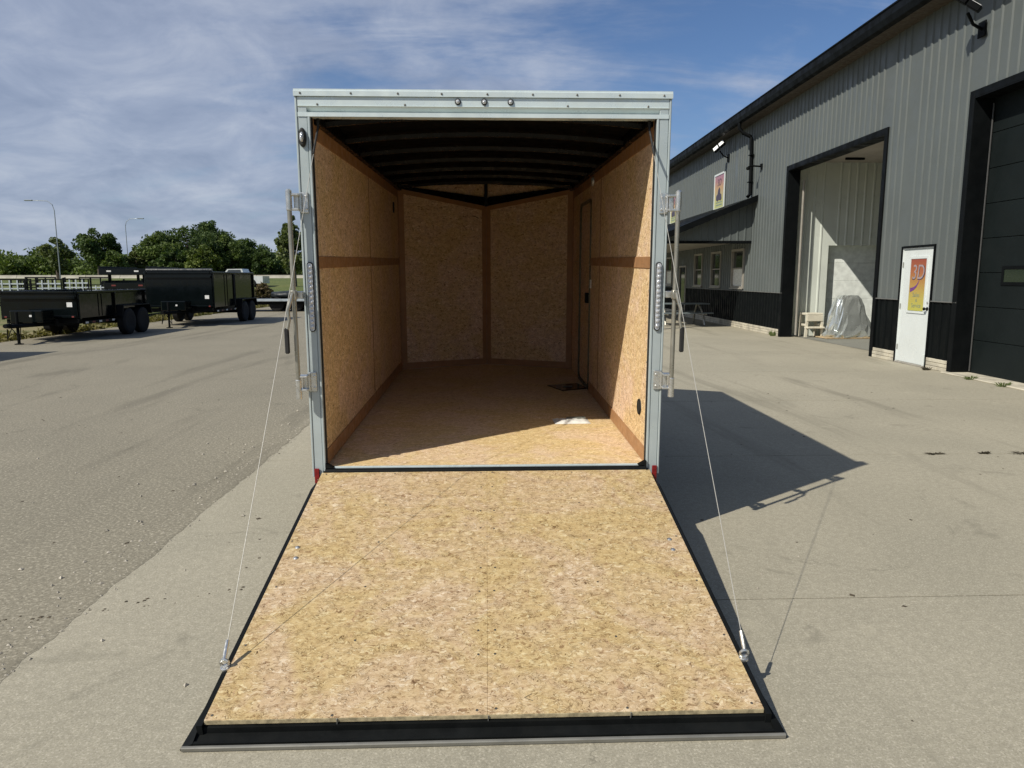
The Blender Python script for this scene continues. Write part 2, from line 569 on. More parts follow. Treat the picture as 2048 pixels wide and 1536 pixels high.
# ragged lip of asphalt that laps a little over the concrete
rl_ = np.random.default_rng(3)
nl = 900
yl = np.linspace(-3.2, 14, nl)
wv = np.convolve(rl_.normal(0, 1, nl + 40), np.ones(9) / 3, 'same')[20:-20] * .007 + np.convolve(rl_.normal(0, 1, nl + 160), np.ones(81) / 9, 'same')[80:-80] * .006
vs, fs = [], []
for y, q in zip(yl, wv):
    vs += [(EDGE - .12, y, .0005), (EDGE + .008 + q - .02, y, .0032), (EDGE + .008 + q, y, .0008)]
for i in range(nl - 1):
    fs += [(i * 3, i * 3 + 1, i * 3 + 4, i * 3 + 3), (i * 3 + 1, i * 3 + 2, i * 3 + 5, i * 3 + 4)]
m.add(vs, fs)
a = m.build('asphalt_lot', ASPH)
tag(a, 'coarse grey brown asphalt lot left of the concrete', 'asphalt', kind='structure')

yard = MB().box(EDGE, 8.6, -16, 44, -.3, -.005).build('concrete_yard', JOINT)
tag(yard, 'pale concrete yard cast in wide slabs beside the warehouse', 'pavement', kind='structure')
jy = [-15.6 + 2.945 * k for k in range(21)]
off = 2.06 - 2.945 * 6 + 15.6      # a joint falls on y = 2.06
jy = [y + off for y in jy]
for k in range(len(jy) - 1):
    y0, y1 = jy[k], jy[k + 1]
    gp = .006 if k < 7 else .012
    if abs(y1 - (2.06 - 2.945)) < .01:      # this pour turns the corner and runs back along the asphalt
        MB().prism([(EDGE, y0 + gp), (8.55, y0 + gp), (8.55, y1 - gp), (-.842, y1 - gp), (-.842, 2.06 - gp), (EDGE, 2.06 - gp)], 'z', -.12, 0).build('slab', CONC, yard)
    else:
        MB().bbox(EDGE if y1 < -1 else -.838, 8.55, y0 + gp, y1 - gp, -.12, .0, .0012).build('slab', CONC, yard)
for (y0, y1) in ((2.06, 19.7), (19.7, 43.2)):
    MB().bbox(EDGE, -.842, y0 + .006, y1 - .006, -.12, .0, .0012).build('slab', CONC, yard)

# joint filler ragged asphalt crumbs along the edge between the asphalt and the concrete, pebbles and leaf litter
rng = np.random.default_rng(5)


def crumbs(name, pts, sizes, mat, label, cat, flat=.6):
    vs, fs = [], []
    base = np.array([(1, 0, 0), (-1, 0, 0), (0, 1, 0), (0, -1, 0), (0, 0, 1), (0, 0, -.3)], float)
    tri = [(0, 2, 4), (2, 1, 4), (1, 3, 4), (3, 0, 4), (2, 0, 5), (1, 2, 5), (3, 1, 5), (0, 3, 5)]
    for p, s in zip(pts, sizes):
        b = base * (s * (.6 + .8 * rng.random((6, 1)))) * np.array([1, 1, flat])
        an = rng.random() * 6.28
        c, n = math.cos(an), math.sin(an)
        b = np.stack([b[:, 0] * c - b[:, 1] * n, b[:, 0] * n + b[:, 1] * c, b[:, 2]], -1) + np.array([p[0], p[1], s * flat * .2])
        k = len(vs)
        vs += b.tolist()
        fs += [tuple(i + k for i in t) for t in tri]
    o = MB().add(vs, fs).build(name, mat)
    tag(o, label, cat, kind='stuff')
    return o


pts = [(EDGE - abs(rng.normal(0, .16)) + .05, rng.uniform(-3.0, 9)) for _ in range(900)]
crumbs('gravel', pts, rng.uniform(.003, .011, 900) ** 1.0, PEB, 'loose crumbs of stone along the asphalt edge', 'gravel')
pts = [(rng.uniform(-9, -2), rng.uniform(-2.5, 9)) for _ in range(420)] + [(rng.uniform(-2, 6), rng.uniform(-2.6, 7)) for _ in range(160)]
pts = [p for p in pts if not (abs(p[0]) < 1.3 and p[1] > -2.1)]
crumbs('gravel', pts, rng.uniform(.003, .010, len(pts)), PEB, 'small pebbles scattered over the open lot', 'gravel')
pts = [(EDGE - .02 - abs(rng.normal(0, .30)), rng.uniform(-2.4, 4.5)) for _ in range(55)] + [(rng.uniform(-5.5, -1.2), rng.uniform(-2.4, 3)) for _ in range(22)]
crumbs('gravel', pts, rng.uniform(.010, .019, len(pts)), PEB, 'larger loose stones near the edge of the asphalt', 'gravel', .75)
pts = [(rng.uniform(-3.0, -1.1), rng.uniform(-.35, .15) + .0) for _ in range(46)]
pts = [(x, -.95 + .42 * (x + 2.2) * .8 + (y * .25)) for x, y in pts]
crumbs('leaf_litter', pts, rng.uniform(.004, .012, len(pts)), LEAFD, 'streak of dark crumbs on the concrete left of the ramp', 'litter', .35)
pts = [(rng.uniform(-7, 6), rng.uniform(-2.6, 6)) for _ in range(190)]
pts = [p for p in pts if not (abs(p[0]) < 1.3 and p[1] > -2.1)]
crumbs('leaf_litter', pts, rng.uniform(.006, .018, len(pts)), LEAFD, 'dark bits of leaf litter scattered over the lot', 'litter', .25)


def weed(name, x, y, r, h, n, mat, label, cat='weed', group=None, wx=1.0):
    m = MB()
    for i in range(n):
        an = rng.random() * 6.28
        d = r * rng.random() ** .6
        bx, by = d * math.cos(an) * wx * .5, d * math.sin(an) * .3
        tx, ty = d * math.cos(an) * wx * 1.3, d * math.sin(an) * .8
        hh = h * (.3 + .7 * rng.random())
        w_ = .004 + .006 * rng.random()
        m.add([(bx - w_, by, 0), (bx + w_, by, 0), (bx * .4 + tx * .6 + w_, ty * .6, hh * .8), (bx * .4 + tx * .6 - w_, ty * .6 + .004, hh * .8), (tx, ty, hh)], [(0, 1, 2, 3), (3, 2, 4)])
    o = m.build(name, mat)
    o.location = (x, y, 0)
    tag(o, label, cat, group)
    return o


weed('weed', 4.16, 2.055, .075, .012, 60, WEEDM, 'dry brown weed tuft in the joint, nearest the trailer shadow', group='weeds in the slab joint', wx=1.4)
weed('weed', 4.63, 2.055, .055, .022, 50, WEEDM, 'dry brown weed tuft in the joint, middle of the three', group='weeds in the slab joint', wx=1.2)
weed('weed', 5.02, 2.055, .11, .016, 70, WEEDM, 'long dry weed tuft in the joint at the right picture edge', group='weeds in the slab joint', wx=1.6)

# ================================================================== ENCLOSED TRAILER
W, WO, XW = 1.065, .983, .987
ZT, ZOT, ZS, ZB = 2.624, 2.476, .4295, .314
LEN, TIP = 4.03, 4.43
tr = empty('enclosed_trailer', (0, 0, ZOFF), (TILT, 0, 0))
tag(tr, 'silver framed enclosed cargo trailer with its wooden rear ramp let down', 'trailer')

for s in (-1, 1):
    m = MB()
    def bx(x0, x1, *r, b=.003):
        a_, b_ = sorted((s * x0, s * x1))
        m.bbox(a_, b_, *r, b)
    bx(WO + .016, W - .014, 0, .07, ZB, 2.536)
    bx(W - .0125, W, -.004, .11, ZB + .06, 2.583)
    bx(WO, WO + .0145, -.004, .07, ZS - .02, ZOT + .004)
    bx(WO + .016, WO + .03, .071, .10, ZS, ZOT)
    post = m.build('corner_post', ALU, tr)
    # black rubber seal down the inner edge
    m2 = MB()
    a_, b_ = sorted((s * (WO - .004), s * (WO + .001)))
    m2.box(a_, b_, .012, .045, ZS, ZOT)
    m2.build('seal', RUBBER, post)

m = MB()
m.prism([(-.0, 2.583), (-.0, 2.536), (-.006, 2.533), (.024, 2.503), (.024, 2.5), (-.005, 2.499), (-.005, ZOT), (.07, ZOT), (.07, 2.583)], 'x', -(W - .015), W - .015)
hd = m.build('header', ALU_SKY, tr)
m = MB()
m.prism([(-.012, 2.5845), (-.012, 2.612), (-.006, 2.617), (-.006, ZT), (.09, ZT), (.09, 2.5845)], 'x', -W - .004, W + .004)
cap = m.build('roof_cap', ALU_SKY, tr)
m = MB().lathe((0, 0, 0), 'y', [(.0, .006), (-.003, .0055), (-.005, .003)], 8)
riv = m.mesh('rivet', SCREW, True)
for px in (597, 697, 790, 877, 968, 1059, 1148, 1234, 1324):
    link('rivet', riv, cap, ((px - 963) / 355.0, -.012, 2.600))
for x in (-.94, -.45, .0, .47, .93):
    link('rivet', riv, hd, (x, 0, 2.542))
# three round clear marker lights on the header
m = MB().lathe((0, 0, 0), 'y', [(0, .0175), (-.006, .0175), (-.008, .012)], 16)
mk1 = m.mesh('marker_light', RUBBER, True)
m = MB().lathe((0, 0, 0), 'y', [(-.006, .0125), (-.011, .011), (-.0145, .007), (-.016, .002)], 16)
mk2 = m.mesh('lens', LENS, True)
for x in (-.152, -.003, .146):
    o = link('marker_light', mk1, tr, (x, 0, 2.560))
    link('lens', mk2, o)
# oval clear load light on the left post
o = MB().lathe((0, 0, 0), 'y', [(0, .030), (-.014, .030), (-.024, .023)], 20).build('load_light', RUBBER, tr, True)
o.location = (-1.029, 0, 2.362)
o.scale = (.72, 1, 1.75)
l = MB().lathe((0, 0, 0), 'y', [(-.018, .017), (-.032, .015), (-.04, .009), (-.042, .003)], 20).build('lens', LENS, o, True)

# tail lights: slim clear bars of nine cells
cell = MB().lathe((0, 0, 0), 'y', [(0, .0115), (-.003, .011), (-.006, .008), (-.007, .003)], 10).mesh('led_cell', LENS, True)
for s in (-1, 1):
    pr = []
    for k in range(10):
        an = math.pi * k / 9
        pr.append((.0175 * math.cos(an), .186 + .017 * math.sin(an)))
    for k in range(10):
        an = math.pi + math.pi * k / 9
        pr.append((.0175 * math.cos(an), -.186 + .017 * math.sin(an)))
    hous = MB().prism(pr, 'y', -.012, 0).build('tail_light', RUBBER, tr)
    hous.location = (s * 1.021, 0, 1.467)
    MB().prism([(a_ * .80, b_ * .97) for a_, b_ in pr], 'y', -.016, -.0125).build('lens', LENS, hous)
    for k in range(13):
        link('led_cell', cell, hous, (0, -.0165, -.174 + .348 * k / 12))
    o = MB().bbox(-.015, .015, -.009, 0, -.048, .048, .003).build('red_reflector', REDL, tr)
    o.location = (s * 1.036, -.0045, .381)
    MB().lathe((0, 0, 0), 'y', [(-.009, .004), (-.012, .003)], 8).build('screw', SCREW, o).location = (-s * .004, 0, -.022)

# lock bars hung open on each post
for s in (-1, 1):
    def X(x):
        return s * x
    bar = MB().tube([(X(1.104), -.07, .885), (X(1.106), -.07, 2.07)], .0135, 12).build('lock_bar', GALV, tr, True)
    MB().lathe((X(1.104), -.07, .885), 'z', [(-.012, .018), (.10, .018), (.104, .014)], 12).build('cam_end', CHROME, bar, True)
    MB().lathe((X(1.106), -.07, 1.96), 'z', [(-.004, .014), (0, .018), (.105, .018), (.115, .008)], 12).build('cam_end', CHROME, bar, True)
    for zc in (.965, 2.005):
        m = MB()
        a_, b_ = sorted((X(1.012), X(1.058)))
        m.bbox(a_, b_, -.012, -.001, zc - .058, zc + .058, .003)
        m.tube([(X(1.056), -.018, zc - .05), (X(1.056), -.018, zc + .05)], .011, 8)
        for dz_ in (-.04, .04):
            a_, b_ = sorted((X(1.052), X(1.106)))
            m.bbox(a_, b_, -.078, -.012, zc + dz_ - .006, zc + dz_ + .006, .002)
        a_, b_ = sorted((X(1.060), X(1.088)))
        m.bbox(a_, b_, -.040, -.034, zc - .045, zc + .045, .002)
        h = m.build('bar_hinge', CHROME, tr)
        for dz_ in (-.035, .035):
            MB().lathe((X(1.024), -.012, zc + dz_), 'y', [(0, .007), (-.005, .007), (-.007, .004)], 6).build('bolt', CHROME, h)
    # handle: flat lever with a black grip
    m = MB()
    pts = [(X(1.106), -.085, 1.49), (X(1.118), -.10, 1.455), (X(1.134), -.108, 1.40), (X(1.128), -.112, 1.34), (X(1.140), -.115, 1.285)]
    m.tube(pts, [.012, .011, .011, .009, .009], 8)
    m.bbox(min(X(1.088), X(1.124)), max(X(1.088), X(1.124)), -.092, -.054, 1.455, 1.51, .004)
    hn = m.build('handle', GALV, bar, True)
    MB().bbox(min(X(1.132), X(1.158)), max(X(1.132), X(1.158)), -.125, -.105, 1.148, 1.296, .006).build('grip', RUBBER, hn)
    MB().bbox(min(X(1.060), X(1.10)), max(X(1.060), X(1.10)), -.05, -.004, 1.462, 1.50, .003).build('hasp', CHROME, tr)

# ---- interior linings
BAND0, BAND1 = 1.632, 1.702
for s in (-1, 1):
    def xr(a, b):
        return sorted((s * a, s * b))
    x0, x1 = xr(XW, XW + .01)
    ysegs = [(.052, 1.996), (2.002, LEN - .002)] if s < 0 else [(.052, 2.028), (2.034, 2.575), (3.345, LEN - .002)]
    for (y0, y1) in ysegs:
        for (z0, z1) in ((ZS + .002, 1.666), (1.668, 2.52)):
            MB().box(x0, x1, y0, y1, z0, z1).build('wall_panel', OSB_WALL, tr)
    if s > 0:
        MB().box(x0, x1, 2.577, 3.343, 2.245, 2.52).build('wall_panel', OSB_WALL, tr)
    t0, t1 = xr(XW - .006, XW - .0005)
    yend = LEN - .06
    if s < 0:
        MB().bbox(t0, t1, .053, yend, BAND0, BAND1, .0015).build('trim_strip', TRIM, tr)
        MB().bbox(t0, t1, .053, yend, ZS + .003, ZS + .10, .0015).build('trim_strip', TRIM, tr)
    else:
        MB().bbox(t0, t1, .053, 2.56, BAND0, BAND1, .0015).build('trim_strip', TRIM, tr)
        MB().bbox(t0, t1, .053, 2.56, ZS + .003, ZS + .10, .0015).build('trim_strip', TRIM, tr)
    MB().bbox(t0, t1, .053, yend, 2.365, 2.52, .0015).build('trim_strip', TRIM, tr)
    q0, q1 = xr(XW - .008, XW - .0065)
    MB().box(*xr(XW - .007, XW - .0005), LEN - .058, LEN + .012, ZS + .003, 2.5).build('corner_trim', TRIM, tr)
    sy = 1.999 if s < 0 else 2.031
    MB().bbox(*xr(XW - .002, XW - .0003), sy - .017, sy + .017, ZS + .11, 2.364, .0006).build('seam_strip', TRIM, tr)
    # screws on the lining
    sm = MB().lathe((0, 0, 0), 'x', [(0, .005), (-s * .0015, .004)], 8).mesh('screw', SCREW)
    for y in (.09, .49, .90, 1.30, 1.70):
        for z in (.62, 1.05, 1.5, 1.85, 2.3):
            link('screw', sm, tr, (s * (XW - .0006), y + random.uniform(-.01, .01), z + random.uniform(-.02, .02)))

# v-nose linings
ang = math.atan2(TIP - LEN, XW)
for s in (-1, 1):
    d = Vector((-s * math.cos(ang), math.sin(ang), 0))
    nrm = Vector((-s * math.sin(ang), -math.cos(ang), 0))
    p0 = Vector((s * XW, LEN, 0))
    LN = XW / math.cos(ang)
    def topz(u):
        return 2.47 - (2.47 - 2.305) * u / LN
    def slab_(u0, u1, z0, z1, t0, t1):
        """z0 / z1: numbers or functions of the distance along the nose"""
        mm = MB()
        vs = []
        for u in (u0, u1):
            for tt in (t0, t1):
                for z in (z0, z1):
                    q = p0 + d * u + nrm * tt
                    vs.append((q.x, q.y, z(u) if callable(z) else z))
        return mm.add(vs, [(0, 1, 3, 2), (4, 6, 7, 5), (0, 4, 5, 1), (2, 3, 7, 6), (0, 2, 6, 4), (1, 5, 7, 3)])
    slab_(.002, LN - .003, ZS + .002, topz, 0, -.01).build('nose_panel', OSB_NOSE, tr)
    slab_(.066, LN - .055, ZS + .003, ZS + .075, .0005, .006).build('trim_strip', TRIM, tr)
    slab_(.066, LN - .055, lambda u: topz(u) - .05, topz, .0005, .006).build('trim_strip', TRIM, tr)
    slab_(.0, .066, ZS + .003, topz, .0005, .007).build('corner_trim', TRIM, tr)
    slab_(LN - .055, LN - .004, ZS + .003, topz, .0005, .007).build('corner_trim', TRIM, tr)
    slab_(.0, LN - .03, lambda u: topz(u) + .001, lambda u: topz(u) + .03 + .07 * u / LN, -.02, .02).build('nose_rail', BOWS, tr)
    slab_(.05, LN - .01, lambda u: topz(u) + .02, 2.56, -.03, -.022).build('nose_backing', OSB_NOSE, tr)
MB().bbox(-.018, .018, TIP - .06, TIP - .03, 2.30, 2.56, .003).build('nose_post', BOWS, tr)
MB().tube([(-.16, TIP - .08, 2.19), (-.13, TIP - .085, 2.185), (-.09, TIP - .07, 2.165)], .004, 6).build('wire_end', RUBBER, tr)

# roof: arched steel bows under a dark liner
def arch(x, rise=.055):
    return rise * (1 - (x / XW) ** 2)
nb = 7
for k in range(nb):
    y = .22 + k * .61
    m = MB()
    n = 16
    vs, fs = [], []
    for i in range(n + 1):
        x = -XW + 2 * XW * i / n
        z = 2.478 + arch(x)
        for (yy, zz) in ((-.024, .0), (-.014, -.026), (.014, -.026), (.024, .0)):
            vs.append((x, y + yy, z + zz))
    for i in range(n):
        for j in range(3):
            fs.append((i * 4 + j, i * 4 + j + 1, i * 4 + 4 + j + 1, i * 4 + 4 + j))
    m.add(vs, fs).build('roof_bow', BOWS, tr, False)
for s in (-1, 1):
    x0, x1 = sorted((s * (XW - .045), s * (XW - .0065)))
    MB().bbox(x0, x1, .08, LEN, 2.446, 2.53, .003).build('roof_rail', BOWS, tr)
m = MB()
vs, fs = [], []
n = 16
for i in range(n + 1):
    x = -XW - .06 + 2 * (XW + .06) * i / n
    z = 2.512 + arch(min(abs(x), XW)) * .9
    vs += [(x, .075, z), (x, LEN + .0, z), (x * .02, TIP + .08, z * .5 + (2.512 + .0495) * .5)]
for i in range(n):
    fs += [(i * 3, i * 3 + 3, i * 3 + 4, i * 3 + 1), (i * 3 + 1, i * 3 + 4, i * 3 + 5, i * 3 + 2)]
m.add(vs, fs).build('roof_liner', LINER, tr, True)
m = MB()
vs2 = [(a, b, c + .03) for a, b, c in vs]
m.add(vs2, fs).build('roof_skin', SKIN, tr, True)

# floor
for (x0, x1) in ((-XW, -.0001), (.0001, XW)):
    MB().box(x0, x1, .035, LEN, ZS - .02, ZS).build('floor_panel', OSB_FLOOR, tr)
MB().prism([(-XW, LEN), (XW, LEN), (0.0, TIP)], 'z', ZS - .02, ZS).build('floor_panel', OSB_FLOOR, tr)
MB().bbox(-WO + .02, WO - .02, .010, .034, ZS - .012, ZS + .003, .002).build('threshold', ALU_SKY, tr)
MB().tube([(-WO, -.012, ZS - .021), (WO, -.012, ZS - .021)], .0215, 12).build('ramp_hinge', BLACK, tr, True)
MB().bbox(-WO, WO, .0, .03, .30, ZS - .0125, .003).build('rear_cross_member', BLACK, tr)
for s in (-1, 1):
    MB().prism([(s * (WO - .001), ZS + .004), (s * (WO - .05), ZS + .004), (s * (WO - .001), ZS + .032)], 'y', -.02, .02).build('corner_gusset', BLACK, tr)

# side door in the right wall
m = MB()
def rrect(y0, y1, z0, z1, r, n=5):
    out = []
    for (cy, cz, a0) in ((y1 - r, z1 - r, 0), (y0 + r, z1 - r, 90), (y0 + r, z0 + r, 180), (y1 - r, z0 + r, 270)):
        for k in range(n + 1):
            an = R(a0 + 90 * k / n)
            out.append((cy + r * math.cos(an), cz + r * math.sin(an)))
    return out
def ring(m, x0, x1, outer, inner):
    n = len(outer)
    vs = [(x0, *p) for p in outer] + [(x0, *p) for p in inner] + [(x1, *p) for p in outer] + [(x1, *p) for p in inner]
    fs = []
    for i in range(n):
        j = (i + 1) % n
        fs += [(i, j, n + j, n + i), (2 * n + i, 3 * n + i, 3 * n + j, 2 * n + j), (i, 2 * n + i, 2 * n + j, j), (n + i, n + j, 3 * n + j, 3 * n + i)]
    return m.add(vs, fs)
sd = MB().box(XW + .006, XW + .016, 2.58, 3.34, ZS + .012, 2.243).build('side_door', OSB_WALL, tr)
ring(MB(), XW - .012, XW + .004, rrect(2.57, 3.35, ZS + .005, 2.25, .09), rrect(2.60, 3.32, ZS + .035, 2.22, .065)).build('door_frame', pm('olive_frame', (.10, .095, .06), .4, .4), sd)
MB().bbox(XW - .03, XW + .006, 2.70, 2.76, 1.27, 1.37, .004).build('door_latch', BLACK, sd)
MB().bbox(XW - .012, XW - .0005, 2.50, 2.55, 1.42, 1.50, .003).build('switch', PAPER, tr)
dl = MB().lathe((XW - .006, 2.47, 2.39), 'x', [(0, .045), (-.012, .043), (-.02, .03)], 18).build('dome_light', LENS, tr, True)
v = MB().lathe((XW - .0005, .245, .748), 'x', [(0, .052), (-.006, .05)], 22).build('floor_vent', RUBBER, tr)
ring(MB(), XW - .0085, XW - .0065, [(.245 + .05 * math.cos(R(18 * k)), .748 + .05 * math.sin(R(18 * k))) for k in range(20)], [(.245 + .043 * math.cos(R(18 * k)), .748 + .043 * math.sin(R(18 * k))) for k in range(20)]).build('vent_ring', BLACK, v)
MB().bbox(-XW - .0005, -XW + .01, 3.57, 3.64, 2.18, 2.29, .003).build('wall_slot', RUBBER, tr)

# outer shell, nose, chassis, wheels
for s in (-1, 1):
    x0, x1 = sorted((s * (W - .013), s * (W - .003)))
    MB().box(x0, x1, .112, LEN, .36, 2.56).build('side_wall', SKIN, tr)
    vs = [(s * (W - .004), LEN, .36), (0, TIP + .07, .36), (0, TIP + .07, 2.56), (s * (W - .004), LEN, 2.56)]
    MB().add(vs, [(0, 1, 2, 3)]).build('nose_wall', SKIN, tr)
    x0, x1 = sorted((s * .93, s * 1.05))
    MB().bbox(x0, x1, .05, LEN, .30, .405, .004).build('chassis_rail', BLACK, tr)
    for yy in (1.75, 2.62):
        wl = empty('wheel')
        wl.parent = tr
        wl.location = (s * 1.175, yy, .30)
        MB().lathe((0, 0, 0), 'x', [(-.09, .20), (-.1, .28), (-.07, .335), (.07, .335), (.1, .28), (.09, .20)], 28).build('tyre', TYRE, wl, True)
        MB().lathe((0, 0, 0), 'x', [(-.085, .195), (-.05, .15), (-.05, .05), (.05, .05), (.05, .15), (.085, .195)], 20).build('rim', ALU, wl, True)
    pr = [(2.19 + .92 * math.cos(R(a_)), .36 + .36 * math.sin(R(a_))) for a_ in range(0, 181, 15)]
    pr += [(2.19 + .89 * math.cos(R(a_)), .36 + .34 * math.sin(R(a_))) for a_ in range(180, -1, -15)]
    MB().prism(pr, 'x', *sorted((s * (W - .004), s * 1.29))).build('fender', SKIN, tr)
for yy in (1.75, 2.62):
    MB().tube([(-.95, yy, .30), (.95, yy, .30)], .035, 10).build('axle', BLACK, tr)
m = MB()
for s in (-1, 1):
    m.tube([(s * .5, LEN - .3, .33), (0, TIP + 1.25, .33)], .045, 6)
m.build('tongue', BLACK, tr)
MB().tube([(0, TIP + 1.0, -.15), (0, TIP + 1.0, .75)], .03, 10).build('jack', BLACK, tr)
MB().lathe((0, TIP + 1.28, .36), 'y', [(-.08, .05), (.05, .055), (.09, .03)], 10).build('coupler', BLACK, tr)

# ---- the ramp door
RA = math.atan2(.41 - .0795, 1.938 - .03)
RL = 1.936
m = MB()
for s in (-1, 1):
    x0, x1 = sorted((s * 1.003, s * 1.023))
    m.prism([(-RL - .02, -.062), (-RL - .02, -.006), (-.20, -.006), (-.085, -.028), (-.065, -.062)], 'x', x0, x1)
for d_ in (.04, .40, .78, 1.16, 1.54, 1.88):
    m.box(-1.003, 1.003, -d_ - .03, -d_ + .03, -.06, -.0205)
ramp = m.build('ramp_door', BLACK, tr)
ramp.location = (0, -.03, .41)
ramp.rotation_euler = (RA, 0, 0)
for (x0, x1) in ((-1.001, -.0002), (.0002, 1.001)):
    MB().bbox(x0, x1, -RL, -.002, -.0195, 0, .0012).build('ramp_board', OSB_RAMP, ramp)
MB().box(-1.0005, 1.0005, -RL - .0025, -RL - .0005, -.0185, -.002).build('board_edge', pm('osb_edge', (.42, .35, .21), .8, 0, .35, 40), ramp)
# tail: stepped black lip and an aluminium edge strip
MB().prism([(-RL - .012, -.024), (-RL - .014, -.046), (-RL - .052, -.050), (-RL - .052, -.043), (-RL - .062, -.043), (-RL - .062, -.064), (-RL + .0, -.064), (-RL + .0, -.024)], 'x', -1.0235, 1.0235).build('tail_lip', BLACK, ramp)
MB().bbox(-1.062, 1.062, -RL - .076, -RL - .063, -.0665, -.048, .003).build('edge_strip', pm('dull_aluminium', (.21, .205, .18), .5, .3), ramp)
for s in (-1, 1):
    vs = [(s * 1.024, -RL + .10, -.012), (s * 1.024, -RL - .062, -.042), (s * 1.066, -RL - .070, -.058), (s * 1.024, -RL + .10, -.062), (s * 1.024, -RL - .062, -.064), (s * 1.066, -RL - .070, -.066)]
    MB().add(vs, [(0, 1, 2), (3, 5, 4), (0, 2, 5, 3), (1, 4, 5, 2), (0, 3, 4, 1)]).build('corner_flare', BLACK, ramp)
scr = MB().lathe((0, 0, 0), 'z', [(0, .0055), (.0012, .005), (.0016, .002)], 8).mesh('screw', SCREW)
blt = MB().lathe((0, 0, 0), 'z', [(0, .013), (.003, .0125), (.007, .007), (.008, .002)], 12).mesh('carriage_bolt', CHROME, True)
for d_ in (.02, .205, .485, .665, 1.03, 1.21, 1.475, 1.62, 1.915):
    for x in (-.035, .034):
        link('screw', scr, ramp, (x + random.uniform(-.004, .004), -d_ + random.uniform(-.006, .006), 0))
for d_ in (.02, .40, .78, 1.16, 1.54, 1.915):
    for x in (-.972, -.55, .52, .972):
        link('screw', scr, ramp, (x + random.uniform(-.015, .015), -d_ + random.uniform(-.012, .012), 0))
for (x, d_) in ((-.945, .83), (-.93, .925), (.93, .80), (.925, .895)):
    link('carriage_bolt', blt, ramp, (x, -d_, 0))
for x in (-.535, 0.002, .515):
    MB().bbox(x - .0015, x + .0015, -RL - .0075, -RL - .003, -.046, -.001, .0005).build('rivet_pin', CHROME, ramp)
MB().add([(.165, -1.878, .0006), (.135, -1.862, .0006), (.135, -1.860, .0006), (.167, -1.876, .0006), (.135, -1.860, .0006), (.136, -1.862, .0006), (.164, -1.844, .0006), (.163, -1.842, .0006)], [(0, 1, 2, 3), (4, 5, 6, 7)]).build('pencil_mark', TXK, ramp)
# eye bolts and cables
for s in (-1, 1):
    e = MB()
    e.tube([(s * 1.016 + .016 * math.cos(R(t_)), -1.672, .006 + .016 + .016 * math.sin(R(t_))) for t_ in range(0, 360, 30)], .0055, 6, True)
    e.lathe((s * 1.016, -1.672, -.006), 'z', [(0, .019), (.008, .019), (.012, .010)], 10)
    eb = e.build('eye_bolt', CHROME, ramp, True)
    p1 = ramp.rotation_euler.to_matrix() @ Vector((s * 1.016, -1.672, .034)) + Vector(ramp.location)
    p0 = Vector((s * .952, .06, 2.44))
    dd = (p0 - p1).normalized()
    sag = [p0.lerp(p1, k / 24) + Vector((0, 0, -.012 * math.sin(math.pi * k / 24))) for k in range(25)]
    cb = MB().tube(sag, .0016, 6).build('ramp_cable', CABLE, tr, True)
    MB().tube([p1 + dd * .0, p1 + dd * .02, p1 + dd * .075], [.006, .0085, .0075], 8).build('cable_ferrule', CHROME, cb, True)
    MB().tube([p0 + Vector((0, 0, .04)), p0 - dd * .02, p0 - dd * .22], [.010, .007, .006], 8).build('cable_spring', RUBBER, cb, True)

# things lying on the trailer floor
def on_floor(x, y, z=0.0):
    return Vector((x, y * math.cos(TILT) - (ZS + z) * math.sin(TILT), y * math.sin(TILT) + (ZS + z) * math.cos(TILT) + ZOFF))
fo = MB().add([(-.19, .10, 0), (.12, .19, 0), (.19, -.08, 0), (-.07, -.20, 0), (-.19, .10, .008), (.12, .19, .012), (.19, -.08, .010), (-.07, -.20, .008)],
              [(0, 1, 2, 3), (4, 5, 6, 7), (0, 1, 5, 4), (1, 2, 6, 5), (2, 3, 7, 6), (3, 0, 4, 7)]).build('document_folder', BLACKP)
fo.location = on_floor(.80, 2.76)
fo.rotation_euler = (TILT, 0, 0)
MB().bbox(-.05, .05, -.025, .025, .0125, .0135, .0004).build('emblem', PAPER2, fo)
tag(fo, 'black document folder lying in the shade on the trailer floor', 'folder')
m = MB()
nx, ny = 14, 8
vs, fs = [], []
for i in range(nx + 1):
    for j in range(ny + 1):
        x = -.14 + .28 * i / nx
        y = -.09 + .18 * j / ny
        ed = min(i, nx - i, j * 1.5, (ny - j) * 1.5)
        z = .003 + (.012 + .008 * math.sin(i * 1.3) * math.cos(j * 1.7) + .004 * random.random()) * min(1, ed / 2)
        vs.append((x, y, z))
for i in range(nx):
    for j in range(ny):
        a_ = i * (ny + 1) + j
        fs.append((a_, a_ + ny + 1, a_ + ny + 2, a_ + 1))
k0 = len(vs)
m.add(vs, fs)
m.box(-.138, .138, -.088, .088, 0, .0025)
pk = m.build('paper_packet', PAPER, None, True)
pk.location = on_floor(.662, 1.225)
pk.rotation_euler = (TILT, 0, R(2))
MB().bbox(-.03, .12, .02, .075, .018, .024, .001).build('printed_label', PAPER2, pk)
tag(pk, 'clear plastic packet of papers on the trailer floor at the sunlight edge', 'packet')

# ================================================================== WAREHOUSE
BLOC, BROT = (7.923, 7.580, 0), (0, 0, R(-1.238))
wh = empty('warehouse', BLOC, BROT)
tag(wh, 'long grey and black ribbed steel warehouse along the right of the yard', 'building')
BM = Matrix.Translation(BLOC) @ Euler(BROT).to_matrix().to_4x4()
P_ = .2286


